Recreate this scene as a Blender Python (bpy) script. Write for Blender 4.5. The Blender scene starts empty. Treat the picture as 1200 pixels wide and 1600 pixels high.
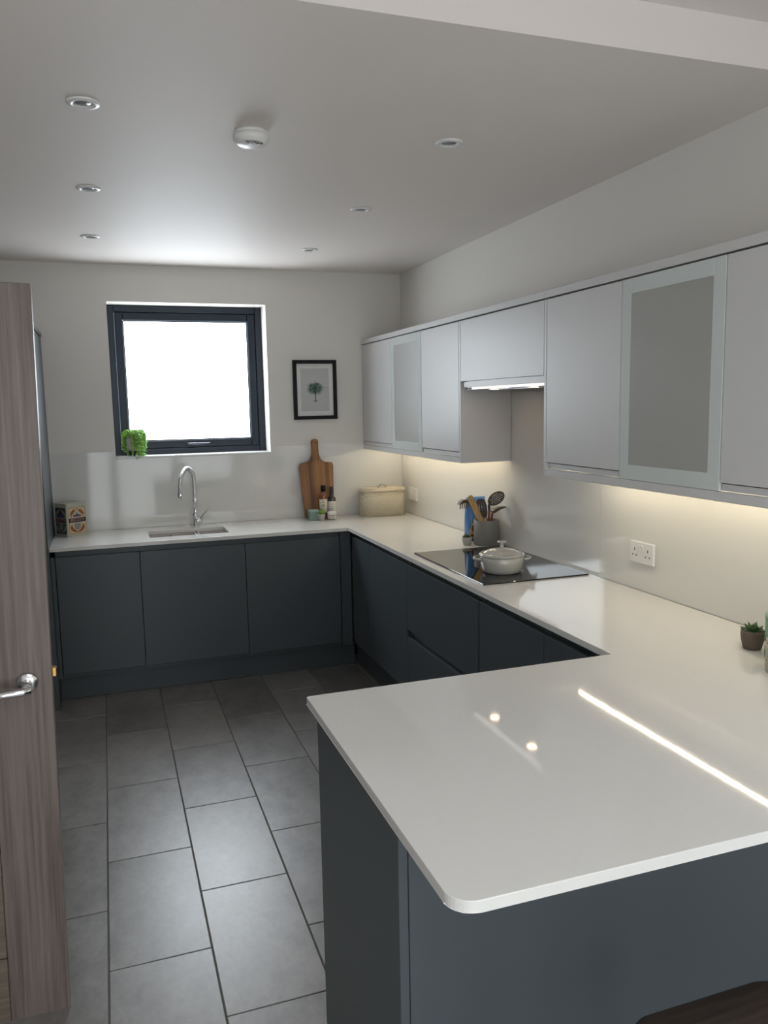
import bpy, bmesh, math, random
from mathutils import Vector, Matrix
PI = math.pi
C = bpy.context.scene.collection
SC = bpy.context.scene
random.seed(7)

# ------------------------------------------------------------------ camera
def make_camera():
    cd = bpy.data.cameras.new('camera'); co = bpy.data.objects.new('camera', cd); C.objects.link(co)
    r = Vector((0.94456254, -0.32775944, -0.01937394)); u = Vector((0.06166394, 0.11913193, 0.99096173)); f = Vector((0.32248901, 0.93722, -0.1327385))
    M = Matrix(((r.x, u.x, -f.x), (r.y, u.y, -f.y), (r.z, u.z, -f.z))).to_4x4()
    M.translation = (-1.965, -5.2829, 1.6505)
    co.matrix_world = M
    cd.sensor_fit = 'VERTICAL'; cd.sensor_height = 36.0; cd.lens = 1253.27 * 36.0 / 1600.0
    cd.clip_start = 0.02
    SC.camera = co
make_camera()

# ------------------------------------------------------------------ world, light levels, exposure
W = bpy.data.worlds.new('world'); SC.world = W; W.use_nodes = True
W.node_tree.nodes['Background'].inputs[0].default_value = (0.62, 0.78, 1.0, 1)
W.node_tree.nodes['Background'].inputs[1].default_value = 1.0
SC.view_settings.view_transform = 'Standard'; SC.view_settings.look = 'None'
SC.view_settings.exposure = 0.0; SC.view_settings.gamma = 1.0
SC.view_settings.use_curve_mapping = False
L_WINDOW = 9.6        # frosted kitchen window
L_GARDEN = 3.0        # glazed garden doors of the room behind the camera
L_ROOF = 2.4         # rooflight over that room
L_LED = 78.0          # strips under the wall cabinets
L_HOODBAR = 1.05       # light bar on the front of the hood
L_HOODLAMP = 22.0     # two lamps under the hood

# ------------------------------------------------------------------ materials
def nt(name):
    m = bpy.data.materials.new(name); m.use_nodes = True
    return m, m.node_tree.nodes, m.node_tree.links, m.node_tree.nodes['Principled BSDF']
def mat(name, col, rough=0.5, metal=0.0, spec=0.5, coat=0.0, var=0.0, scale=8.0, bump=0.0, stretch=(1, 1, 1), emit=None, estr=0.0, bscale=None):
    m, N, L, P = nt(name)
    P.inputs['Base Color'].default_value = (*col, 1); P.inputs['Roughness'].default_value = rough
    P.inputs['Metallic'].default_value = metal; P.inputs['Specular IOR Level'].default_value = spec
    P.inputs['Coat Weight'].default_value = coat; P.inputs['Coat Roughness'].default_value = 0.05
    if emit:
        P.inputs['Emission Color'].default_value = (*emit, 1); P.inputs['Emission Strength'].default_value = estr
    if var or bump:
        tc = N.new('ShaderNodeTexCoord'); mp = N.new('ShaderNodeMapping'); mp.inputs['Scale'].default_value = stretch
        L.new(tc.outputs['Object'], mp.inputs[0])
        nz = N.new('ShaderNodeTexNoise'); nz.inputs['Scale'].default_value = scale; nz.inputs['Detail'].default_value = 6
        L.new(mp.outputs[0], nz.inputs['Vector'])
        if var:
            mx = N.new('ShaderNodeMixRGB'); mx.inputs[1].default_value = (*[c * (1 - var) for c in col], 1)
            mx.inputs[2].default_value = (*[min(1, c * (1 + var)) for c in col], 1)
            L.new(nz.outputs[0], mx.inputs[0]); L.new(mx.outputs[0], P.inputs['Base Color'])
        if bump:
            n2 = nz
            if bscale:
                n2 = N.new('ShaderNodeTexNoise'); n2.inputs['Scale'].default_value = bscale; L.new(mp.outputs[0], n2.inputs['Vector'])
            b = N.new('ShaderNodeBump'); b.inputs['Strength'].default_value = bump; b.inputs['Distance'].default_value = 0.002
            L.new(n2.outputs[0], b.inputs['Height']); L.new(b.outputs[0], P.inputs['Normal'])
    return m
def wood(name, dark, light, axis='Z', rough=0.5, fine=60.0, seed_by_object=True, contrast=(0.3, 0.7)):
    m, N, L, P = nt(name)
    tc = N.new('ShaderNodeTexCoord'); oi = N.new('ShaderNodeObjectInfo'); ad = N.new('ShaderNodeVectorMath'); ad.operation = 'ADD'
    mul = N.new('ShaderNodeVectorMath'); mul.operation = 'SCALE'; mul.inputs[3].default_value = 11.0
    cb = N.new('ShaderNodeCombineXYZ')
    for i in range(3): L.new(oi.outputs['Random'], cb.inputs[i])
    L.new(cb.outputs[0], mul.inputs[0]); L.new(tc.outputs['Object'], ad.inputs[0]); L.new(mul.outputs[0], ad.inputs[1])
    mp = N.new('ShaderNodeMapping'); s = [fine] * 3; s['XYZ'.index(axis)] = fine * 0.03; mp.inputs['Scale'].default_value = s
    L.new(ad.outputs[0], mp.inputs[0])
    nz = N.new('ShaderNodeTexNoise'); nz.inputs['Scale'].default_value = 1.6; nz.inputs['Detail'].default_value = 7; nz.inputs['Roughness'].default_value = 0.62
    L.new(mp.outputs[0], nz.inputs['Vector'])
    cr = N.new('ShaderNodeValToRGB'); cr.color_ramp.elements[0].position = contrast[0]; cr.color_ramp.elements[1].position = contrast[1]
    cr.color_ramp.elements[0].color = (*dark, 1); cr.color_ramp.elements[1].color = (*light, 1)
    L.new(nz.outputs[0], cr.inputs[0]); L.new(cr.outputs[0], P.inputs['Base Color'])
    b = N.new('ShaderNodeBump'); b.inputs['Strength'].default_value = 0.12; b.inputs['Distance'].default_value = 0.001
    L.new(nz.outputs[0], b.inputs['Height']); L.new(b.outputs[0], P.inputs['Normal'])
    P.inputs['Roughness'].default_value = rough
    return m
def tile_mat():
    m, N, L, P = nt('concrete_tile')
    tc = N.new('ShaderNodeTexCoord'); oi = N.new('ShaderNodeObjectInfo')
    cb = N.new('ShaderNodeCombineXYZ'); L.new(oi.outputs['Random'], cb.inputs[0]); L.new(oi.outputs['Random'], cb.inputs[2])
    sc = N.new('ShaderNodeVectorMath'); sc.operation = 'SCALE'; sc.inputs[3].default_value = 37.0; L.new(cb.outputs[0], sc.inputs[0])
    ad = N.new('ShaderNodeVectorMath'); ad.operation = 'ADD'; L.new(tc.outputs['Object'], ad.inputs[0]); L.new(sc.outputs[0], ad.inputs[1])
    mp = N.new('ShaderNodeMapping'); mp.inputs['Scale'].default_value = (1.6, 1.0, 1); L.new(ad.outputs[0], mp.inputs[0])
    n1 = N.new('ShaderNodeTexNoise'); n1.inputs['Scale'].default_value = 8.0; n1.inputs['Detail'].default_value = 8; n1.inputs['Roughness'].default_value = 0.6; L.new(mp.outputs[0], n1.inputs['Vector'])
    n2 = N.new('ShaderNodeTexNoise'); n2.inputs['Scale'].default_value = 38.0; n2.inputs['Detail'].default_value = 5; L.new(mp.outputs[0], n2.inputs['Vector'])
    mx = N.new('ShaderNodeMath'); mx.operation = 'MULTIPLY_ADD'; mx.inputs[1].default_value = 0.3; L.new(n2.outputs[0], mx.inputs[0]); L.new(n1.outputs[0], mx.inputs[2])
    r2 = N.new('ShaderNodeMath'); r2.operation = 'MULTIPLY_ADD'; r2.inputs[1].default_value = 0.26; L.new(oi.outputs['Random'], r2.inputs[0]); L.new(mx.outputs[0], r2.inputs[2])
    cr = N.new('ShaderNodeValToRGB'); cr.color_ramp.elements[0].position = 0.48; cr.color_ramp.elements[1].position = 1.0
    cr.color_ramp.elements[0].color = (0.120, 0.110, 0.103, 1); cr.color_ramp.elements[1].color = (0.285, 0.27, 0.26, 1)
    L.new(r2.outputs[0], cr.inputs[0]); L.new(cr.outputs[0], P.inputs['Base Color'])
    rr = N.new('ShaderNodeMapRange'); rr.inputs[3].default_value = 0.30; rr.inputs[4].default_value = 0.42; L.new(n1.outputs[0], rr.inputs[0]); L.new(rr.outputs[0], P.inputs['Roughness'])
    b = N.new('ShaderNodeBump'); b.inputs['Strength'].default_value = 0.12; b.inputs['Distance'].default_value = 0.002; L.new(n2.outputs[0], b.inputs['Height']); L.new(b.outputs[0], P.inputs['Normal'])
    P.inputs['Specular IOR Level'].default_value = 1.0
    P.inputs['Coat Weight'].default_value = 0.7; P.inputs['Coat Roughness'].default_value = 0.36; P.inputs['Coat IOR'].default_value = 1.6
    return m
def frosted_mat():
    m, N, L, P = nt('frosted_cabinet_glass')
    P.inputs['Base Color'].default_value = (0.92, 0.94, 0.91, 1); P.inputs['Roughness'].default_value = 0.42; P.inputs['Transmission Weight'].default_value = 1.0
    P.inputs['IOR'].default_value = 1.45
    d = N.new('ShaderNodeBsdfDiffuse'); d.inputs[0].default_value = (0.60, 0.59, 0.55, 1)
    g = N.new('ShaderNodeBsdfGlossy'); g.inputs['Roughness'].default_value = 0.28
    mx = N.new('ShaderNodeMixShader'); mx.inputs[0].default_value = 0.58
    L.new(P.outputs[0], mx.inputs[1]); L.new(d.outputs[0], mx.inputs[2])
    fr = N.new('ShaderNodeFresnel'); fr.inputs[0].default_value = 1.4
    m2 = N.new('ShaderNodeMixShader'); L.new(fr.outputs[0], m2.inputs[0]); L.new(mx.outputs[0], m2.inputs[1]); L.new(g.outputs[0], m2.inputs[2])
    L.new(m2.outputs[0], N['Material Output'].inputs[0])
    return m
def board_mat():
    m, N, L, P = nt('acacia_board')
    tc = N.new('ShaderNodeTexCoord'); mp = N.new('ShaderNodeMapping'); mp.inputs['Scale'].default_value = (22, 22, 0.001); L.new(tc.outputs['Object'], mp.inputs[0])
    st = N.new('ShaderNodeTexNoise'); st.inputs['Scale'].default_value = 1.3; st.inputs['Detail'].default_value = 1; L.new(mp.outputs[0], st.inputs['Vector'])
    mp2 = N.new('ShaderNodeMapping'); mp2.inputs['Scale'].default_value = (60, 60, 3); L.new(tc.outputs['Object'], mp2.inputs[0])
    n2 = N.new('ShaderNodeTexNoise'); n2.inputs['Scale'].default_value = 1.2; n2.inputs['Detail'].default_value = 6; L.new(mp2.outputs[0], n2.inputs['Vector'])
    mx = N.new('ShaderNodeMath'); mx.operation = 'MULTIPLY_ADD'; mx.inputs[1].default_value = 0.45; L.new(n2.outputs[0], mx.inputs[0]); L.new(st.outputs[0], mx.inputs[2])
    cr = N.new('ShaderNodeValToRGB'); e = cr.color_ramp.elements
    e[0].position = 0.5; e[0].color = (0.075, 0.025, 0.007, 1); e[1].position = 0.95; e[1].color = (0.32, 0.145, 0.042, 1)
    L.new(mx.outputs[0], cr.inputs[0]); L.new(cr.outputs[0], P.inputs['Base Color']); P.inputs['Roughness'].default_value = 0.42
    return m
def woven_mat():
    m, N, L, P = nt('cream_embossed_metal')
    P.inputs['Base Color'].default_value = (0.60, 0.54, 0.40, 1); P.inputs['Roughness'].default_value = 0.4
    tc = N.new('ShaderNodeTexCoord'); sx = N.new('ShaderNodeSeparateXYZ'); L.new(tc.outputs['Object'], sx.inputs[0])
    def wave(sign):
        a = N.new('ShaderNodeMath'); a.operation = 'MULTIPLY_ADD'; a.inputs[1].default_value = sign; L.new(sx.outputs['Z'], a.inputs[0]); L.new(sx.outputs['X'], a.inputs[2])
        b = N.new('ShaderNodeMath'); b.operation = 'MULTIPLY'; b.inputs[1].default_value = 130.0; L.new(a.outputs[0], b.inputs[0])
        s = N.new('ShaderNodeMath'); s.operation = 'SINE'; L.new(b.outputs[0], s.inputs[0])
        q = N.new('ShaderNodeMath'); q.operation = 'ABSOLUTE'; L.new(s.outputs[0], q.inputs[0])
        return q
    s1, s2 = wave(1.0), wave(-1.0)
    mu = N.new('ShaderNodeMath'); mu.operation = 'MINIMUM'; L.new(s1.outputs[0], mu.inputs[0]); L.new(s2.outputs[0], mu.inputs[1])
    b = N.new('ShaderNodeBump'); b.inputs['Strength'].default_value = 1.0; b.inputs['Distance'].default_value = 0.004; L.new(mu.outputs[0], b.inputs['Height']); L.new(b.outputs[0], P.inputs['Normal'])
    return m
M = {}
M['wall'] = mat('wall_paint', (0.75, 0.72, 0.675), 0.65, bump=0.05, bscale=180)
M['ceiling'] = mat('ceiling_paint_bounce_tint', (0.77, 0.715, 0.68), 0.6, bump=0.04, bscale=150)  # warm white, with the pink bounce light near the window mixed into the colour
M['splash'] = mat('back_painted_glass', (0.72, 0.71, 0.675), 0.06, coat=0.0, spec=0.5)
M['quartz'] = mat('white_quartz', (0.75, 0.735, 0.705), 0.05, spec=0.5, var=0.02, scale=60)
M['base'] = mat('blue_grey_lacquer', (0.074, 0.087, 0.096), 0.38, spec=0.4, bump=0.02, bscale=400)
M['inside'] = mat('carcass_white', (0.55, 0.55, 0.54), 0.5)
M['pale'] = mat('pale_grey_lacquer', (0.60, 0.59, 0.585), 0.38, spec=0.45, bump=0.02, bscale=400)
M['alu'] = mat('satin_aluminium', (0.72, 0.75, 0.74), 0.35, metal=0.35)
M['frost'] = frosted_mat()
M['border'] = mat('pale_green_glass_border', (0.62, 0.66, 0.645), 0.22, spec=0.5)
M['tile'] = tile_mat()
M['grout'] = mat('grout', (0.16, 0.145, 0.13), 0.85, bump=0.1, bscale=200)
M['navy'] = mat('navy_window_frame', (0.010, 0.017, 0.030), 0.4, spec=0.35, bump=0.03, bscale=300)
M['gasket'] = mat('window_gasket', (0.012, 0.014, 0.018), 0.7)
M['sill'] = mat('white_sill', (0.8, 0.8, 0.79), 0.3)
M['daylight'] = mat('frosted_window_pane', (0.8, 0.8, 0.8), 0.3, emit=(0.85, 0.93, 1.0), estr=L_WINDOW)
M['garden'] = mat('garden_daylight_pane', (0.8, 0.8, 0.8), 0.3, emit=(0.89, 0.955, 1.0), estr=L_GARDEN)
M['rooflight'] = mat('rooflight_pane', (0.8, 0.8, 0.8), 0.3, emit=(0.90, 0.95, 1.0), estr=L_ROOF)
M['led'] = mat('led_diffuser', (0.9, 0.9, 0.9), 0.4, emit=(1.0, 0.86, 0.62), estr=L_LED)
M['hoodbar'] = mat('hood_light_bar', (0.9, 0.9, 0.9), 0.4, emit=(1.0, 0.95, 0.88), estr=L_HOODBAR)
M['hoodlamp'] = mat('hood_lamp_glass', (0.9, 0.9, 0.9), 0.4, emit=(1.0, 0.72, 0.48), estr=L_HOODLAMP)
M['white'] = mat('white_plastic', (0.78, 0.77, 0.75), 0.3)
M['slot'] = mat('socket_slot', (0.02, 0.02, 0.02), 0.6)
M['lens'] = mat('unlit_lamp_lens', (0.12, 0.13, 0.16), 0.15, spec=0.8)
M['chrome'] = mat('chrome', (0.82, 0.83, 0.85), 0.08, metal=1.0)
M['satin'] = mat('satin_chrome', (0.70, 0.70, 0.71), 0.18, metal=1.0)
M['steel'] = mat('brushed_steel', (0.45, 0.45, 0.46), 0.3, metal=1.0)
M['gunmetal'] = mat('dark_handle_metal', (0.10, 0.10, 0.12), 0.3, metal=1.0)
M['brass'] = mat('brass', (0.65, 0.40, 0.12), 0.3, metal=1.0)
M['hob'] = mat('black_ceramic_glass', (0.008, 0.008, 0.009), 0.04, spec=0.6)
M['sink'] = mat('sink_ceramic', (0.58, 0.54, 0.51), 0.3)
M['black'] = mat('black_frame', (0.004, 0.004, 0.004), 0.5, spec=0.25)
M['mount'] = mat('picture_mount', (0.72, 0.71, 0.69), 0.7)
M['print'] = mat('grey_print', (0.50, 0.50, 0.50), 0.6, var=0.05, scale=4)
M['palm'] = mat('palm_green_print', (0.045, 0.11, 0.075), 0.6, var=0.5, scale=60)
M['palm2'] = mat('palm_dark_print', (0.02, 0.045, 0.035), 0.6)
M['door_v'] = wood('grey_oak_upright', (0.100, 0.076, 0.066), (0.215, 0.170, 0.150), 'Z', 0.45, 55)
M['door_h'] = wood('grey_oak_level', (0.105, 0.078, 0.059), (0.205, 0.160, 0.125), 'X', 0.45, 55)
M['stool'] = wood('dark_stool_wood', (0.008, 0.006, 0.005), (0.05, 0.032, 0.022), 'X', 0.55, 60)
M['board'] = board_mat()
M['bin'] = woven_mat()
M['binlid'] = mat('cream_lid', (0.62, 0.54, 0.40), 0.35)
M['strap'] = mat('bin_handle', (0.30, 0.24, 0.17), 0.5)
M['pot'] = mat('cream_enamel', (0.44, 0.43, 0.395), 0.1, coat=0.5, var=0.02, scale=20)
M['jar'] = mat('grey_stoneware', (0.20, 0.19, 0.175), 0.55, bump=0.1, bscale=200)
M['concrete'] = mat('pale_concrete', (0.38, 0.36, 0.33), 0.85, var=0.15, scale=60, bump=0.3)
M['brownpot'] = mat('brown_stone_pot', (0.135, 0.10, 0.078), 0.8, var=0.25, scale=50, bump=0.3)
M['soil'] = mat('soil', (0.02, 0.014, 0.010), 0.95, bump=0.5, bscale=300)
M['green'] = mat('bright_leaf', (0.24, 0.50, 0.06), 0.45, var=0.35, scale=40)
M['darkgreen'] = mat('dark_leaf', (0.05, 0.10, 0.03), 0.4, var=0.5, scale=60)
M['lime'] = mat('lime_leaf', (0.26, 0.42, 0.07), 0.4, var=0.35, scale=60)
M['spoon'] = wood('pale_spoon_wood', (0.42, 0.24, 0.09), (0.62, 0.40, 0.18), 'Z', 0.5, 40)
M['brown'] = mat('brown_nylon', (0.085, 0.060, 0.045), 0.45)
M['red'] = wood('red_brown_handle', (0.13, 0.035, 0.018), (0.25, 0.075, 0.03), 'Z', 0.4, 50)
M['bag'] = mat('blue_food_bag', (0.05, 0.17, 0.42), 0.3, var=0.2, scale=20, bump=0.2)
M['bagtan'] = mat('bag_food_print', (0.50, 0.33, 0.20), 0.4, var=0.35, scale=40)
M['bagbrown'] = mat('bag_brown_print', (0.16, 0.07, 0.03), 0.4, var=0.3, scale=60)
M['bagwhite'] = mat('bag_white_print', (0.65, 0.62, 0.57), 0.4)
M['teal'] = mat('teal_box', (0.16, 0.25, 0.22), 0.6, var=0.25, scale=70)
M['tealedge'] = mat('teal_box_lid', (0.30, 0.40, 0.36), 0.5)
M['amber'] = mat('amber_glass', (0.16, 0.045, 0.008), 0.1, coat=0.4)
M['darkglass'] = mat('dark_bottle_glass', (0.018, 0.010, 0.010), 0.12, coat=0.4)
M['label'] = mat('cream_label', (0.62, 0.57, 0.46), 0.6)
M['labelwhite'] = mat('white_label', (0.66, 0.63, 0.58), 0.6)
M['ink'] = mat('label_ink', (0.05, 0.045, 0.04), 0.6)
M['tin'] = mat('cream_tin', (0.46, 0.45, 0.37), 0.35)
M['tan'] = mat('tin_tan_panel', (0.62, 0.46, 0.26), 0.45)
M['tinbrown'] = mat('tin_rust_ornament', (0.26, 0.085, 0.02), 0.45)
M['tinnavy'] = mat('tin_dark_band', (0.022, 0.016, 0.022), 0.45)
M['tinblue'] = mat('tin_blue_scene', (0.06, 0.065, 0.13), 0.45)
M['tingrey'] = mat('tin_grey_scene', (0.26, 0.24, 0.24), 0.45)
M['tinpink'] = mat('tin_pink_letters', (0.55, 0.27, 0.21), 0.45)
M['canister'] = mat('cream_spotted_jar', (0.45, 0.42, 0.33), 0.5, var=0.15, scale=60)
M['cork'] = mat('tan_lid', (0.60, 0.45, 0.30), 0.6)
M['greenpack'] = mat('green_tin', (0.12, 0.24, 0.12), 0.45, var=0.6, scale=30)

# ------------------------------------------------------------------ mesh helpers
def box(bm, x0, x1, y0, y1, z0, z1, bev=0.0, seg=1):
    vs = [bm.verts.new((x, y, z)) for x in (x0, x1) for y in (y0, y1) for z in (z0, z1)]
    fs = [(0, 1, 3, 2), (4, 6, 7, 5), (0, 4, 5, 1), (2, 3, 7, 6), (0, 2, 6, 4), (1, 5, 7, 3)]
    F = [bm.faces.new([vs[i] for i in f]) for f in fs]
    if bev:
        es = list({e for f in F for e in f.edges})
        bmesh.ops.bevel(bm, geom=es, offset=bev, segments=seg, profile=0.5, affect='EDGES')
def tube(bm, pts, rad, seg=12, cap=True):
    pts = [Vector(p) for p in pts]; n = len(pts)
    if not isinstance(rad, (list, tuple)): rad = [rad] * n
    T = [(pts[min(i + 1, n - 1)] - pts[max(i - 1, 0)]).normalized() for i in range(n)]
    ref = Vector((0, 0, 1)) if abs(T[0].z) < 0.9 else Vector((1, 0, 0))
    a = T[0].cross(ref).normalized(); rings = []
    for i in range(n):
        a = (a - T[i] * a.dot(T[i])).normalized(); b = T[i].cross(a)
        rings.append([bm.verts.new(pts[i] + (a * math.cos(t) + b * math.sin(t)) * rad[i]) for t in [2 * PI * k / seg for k in range(seg)]])
    for i in range(n - 1):
        for k in range(seg):
            bm.faces.new((rings[i][k], rings[i][(k + 1) % seg], rings[i + 1][(k + 1) % seg], rings[i + 1][k])).smooth = True
    if cap:
        bm.faces.new(list(reversed(rings[0]))); bm.faces.new(rings[-1])
def lathe(bm, prof, c=(0, 0, 0), seg=32, smooth=True, axis=None):
    c = Vector(c); R = axis.to_track_quat('Z', 'Y').to_matrix() if axis is not None else Matrix.Identity(3)
    rings = []
    for r, z in prof:
        if r < 1e-6: rings.append([bm.verts.new(c + R @ Vector((0, 0, z)))])
        else: rings.append([bm.verts.new(c + R @ Vector((r * math.cos(t), r * math.sin(t), z))) for t in [2 * PI * k / seg for k in range(seg)]])
    for A, B in zip(rings, rings[1:]):
        for k in range(seg):
            k2 = (k + 1) % seg
            if len(A) == 1 and len(B) == 1: continue
            if len(A) == 1: f = bm.faces.new((A[0], B[k2], B[k])) if True else None
            elif len(B) == 1: f = bm.faces.new((A[k], A[k2], B[0]))
            else: f = bm.faces.new((A[k], A[k2], B[k2], B[k]))
            f.smooth = smooth
def prism(bm, outline, mapf, holes=()):
    """outline and holes are lists of (u, v); mapf(u, v, t) gives the point for t = 0 or 1"""
    loops = [outline] + list(holes); layers = []
    for t in (0, 1):
        edges = []; VV = []
        for lp in loops:
            vs = [bm.verts.new(mapf(u, v, t)) for u, v in lp]; VV.append(vs)
            edges += [bm.edges.new((vs[i], vs[(i + 1) % len(vs)])) for i in range(len(vs))]
        if len(loops) == 1: bm.faces.new(VV[0])
        else: bmesh.ops.triangle_fill(bm, use_beauty=True, use_dissolve=False, edges=edges)
        layers.append(VV)
    for A, B in zip(layers[0], layers[1]):
        for i in range(len(A)):
            j = (i + 1) % len(A); bm.faces.new((A[i], A[j], B[j], B[i]))
def ell(cx, cy, a, b, n=20, rot=0.0):
    return [(cx + a * math.cos(t) * math.cos(rot) - b * math.sin(t) * math.sin(rot), cy + a * math.cos(t) * math.sin(rot) + b * math.sin(t) * math.cos(rot)) for t in [2 * PI * k / n for k in range(n)]]
def wpos(o):
    v = Vector((0, 0, 0))
    while o is not None: v += o.location; o = o.parent
    return v
def obj(name, bm, m, parent=None, loc=None, local=False, smooth_angle=None):
    """one mesh object; bm is in world coordinates unless local; the origin goes to the parent's origin or to loc"""
    me = bpy.data.meshes.new(name)
    bmesh.ops.recalc_face_normals(bm, faces=bm.faces[:])
    if not local:
        org = Vector(loc) if loc is not None else (wpos(parent) if parent else Vector((0, 0, 0)))
        for v in bm.verts: v.co -= org
    bm.to_mesh(me); bm.free(); me.materials.append(m)
    o = bpy.data.objects.new(name, me); C.objects.link(o)
    if parent: o.parent = parent
    if loc is not None: o.location = Vector(loc) - (wpos(parent) if parent and not local else Vector((0, 0, 0)))
    return o
def B(*a, **k):
    bm = bmesh.new(); box(bm, *a, **k); return bm
def T(*a, **k):
    bm = bmesh.new(); tube(bm, *a, **k); return bm
def LA(*a, **k):
    bm = bmesh.new(); lathe(bm, *a, **k); return bm
def PR(*a, **k):
    bm = bmesh.new(); prism(bm, *a, **k); return bm
def tag(o, label, cat, group=None):
    o['label'] = label; o['category'] = cat
    if group: o['group'] = group
    return o
def thing(name, label, cat, loc, group=None):
    o = bpy.data.objects.new(name, None); C.objects.link(o); o.location = loc; o.empty_display_size = 0.05
    return tag(o, label, cat, group)
def struct(o):
    o['kind'] = 'structure'; return o
def sempty(name, loc):
    o = bpy.data.objects.new(name, None); C.objects.link(o); o.location = loc; o.empty_display_size = 0.05
    return struct(o)
def stuff(o):
    o['kind'] = 'stuff'; return o

# ------------------------------------------------------------------ dimensions (metres; back wall y = 0, right wall x = 0)
H = 2.527; H2 = 2.645; YS = -3.45; YR = -6.75; XL = -2.935
ZW = 0.9035; ZU = 0.884
XB = -0.585; YB = -0.588            # worktop front edges
YP1 = -3.322; YP2 = -4.262; XP = -1.514

# ------------------------------------------------------------------ the room
fl = struct(obj('floor', B(XL - 1.4, 0.0, YR, 0.0, -0.12, -0.004), M['grout']))
tw, tl, g = 0.3027, 0.6096, 0.0045
tile_me = {}
for c in range(-4, 6):
    x0 = -2.0527 + c * tw; off = -1.1189 if c % 2 == 0 else -0.8110
    y0 = off - 20 * tl
    while y0 < 0:
        ya, yb_ = max(y0, YR), min(y0 + tl, -0.30)
        xa, xb_ = max(x0, XL), min(x0 + tw, -0.42)
        if yb_ - ya > 0.03 and xb_ - xa > 0.03:
            w, l = round(xb_ - xa - g, 4), round(yb_ - ya - g, 4)
            if (w, l) not in tile_me:
                bm = bmesh.new(); box(bm, -w / 2, w / 2, -l / 2, l / 2, -0.009, 0.0, 0.0016, 1)
                me = bpy.data.meshes.new('tile'); bm.to_mesh(me); bm.free(); me.materials.append(M['tile']); tile_me[(w, l)] = me
            o = bpy.data.objects.new('tile', tile_me[(w, l)]); C.objects.link(o); o.parent = fl
            o.location = ((xa + xb_) / 2, (ya + yb_) / 2, 0)
        y0 += tl
WX0, WX1, WZ0, WZ1 = -1.910, -0.934, 1.345, 2.306
bm = bmesh.new()
box(bm, XL - 0.2, WX0, 0, 0.3, -0.12, H); box(bm, WX1, 0.2, 0, 0.3, -0.12, H)
box(bm, WX0, WX1, 0, 0.3, -0.12, WZ0); box(bm, WX0, WX1, 0, 0.3, WZ1, H)
struct(obj('wall_back', bm, M['wall']))
struct(obj('wall_right', B(0, 0.2, YR, 0, -0.12, H2), M['wall']))
bm = bmesh.new()
box(bm, XL - 0.12, XL, -3.12, 0, -0.12, H); box(bm, XL - 0.12, XL, YR, -3.93, -0.12, H2); box(bm, XL - 0.12, XL, -3.93, -3.12, 2.02, H)
struct(obj('wall_left', bm, M['wall']))
struct(obj('wall_hall', B(XL - 1.5, XL - 1.4, -5.5, -2.0, -0.12, H), M['wall']))
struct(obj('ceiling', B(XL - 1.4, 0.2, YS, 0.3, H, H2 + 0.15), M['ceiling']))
RX0, RX1, RY0, RY1 = -2.30, -0.70, -6.50, -4.70
bm = bmesh.new()
for q in ((XL - 1.4, RX0, YR - 0.2, YS), (RX1, 0.2, YR - 0.2, YS), (RX0, RX1, YR - 0.2, RY0), (RX0, RX1, RY1, YS)): box(bm, q[0], q[1], q[2], q[3], H2, H2 + 0.15)
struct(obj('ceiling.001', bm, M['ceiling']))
w3 = sempty('window_3', (-1.5, -5.8, H2 + 0.1))
bm = bmesh.new()
for q in ((RX0, RX0 + 0.06, RY0, RY1), (RX1 - 0.06, RX1, RY0, RY1), (RX0 + 0.06, RX1 - 0.06, RY0, RY0 + 0.06), (RX0 + 0.06, RX1 - 0.06, RY1 - 0.06, RY1)): box(bm, q[0], q[1], q[2], q[3], H2 + 0.15, H2 + 0.21)
obj('frame', bm, M['navy'], w3)
obj('pane', B(RX0 + 0.06, RX1 - 0.06, RY0 + 0.06, RY1 - 0.06, H2 + 0.17, H2 + 0.19), M['rooflight'], w3)
# glazed garden doors in the wall behind the camera: the daylight of that room
bm = bmesh.new()
box(bm, XL - 0.2, -2.75, YR - 0.2, YR, -0.12, H2); box(bm, -0.15, 0.2, YR - 0.2, YR, -0.12, H2); box(bm, -2.75, -0.15, YR - 0.2, YR, 2.25, H2)
struct(obj('wall_rear', bm, M['wall']))
w2 = sempty('window_2', (-1.45, YR - 0.1, 0))
for k in range(3):
    xa = -2.75 + k * (2.6 / 3); xb_ = xa + 2.6 / 3
    bm = bmesh.new()
    for q in ((xa, xa + 0.06, 0, 2.25), (xb_ - 0.06, xb_, 0, 2.25), (xa + 0.06, xb_ - 0.06, 0, 0.07), (xa + 0.06, xb_ - 0.06, 2.18, 2.25)):
        box(bm, q[0], q[1], YR - 0.12, YR - 0.06, q[2], q[3])
    obj('frame', bm, M['navy'], w2)
    obj('pane', B(xa + 0.06, xb_ - 0.06, YR - 0.10, YR - 0.08, 0.07, 2.18), M['garden'], w2)

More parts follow.
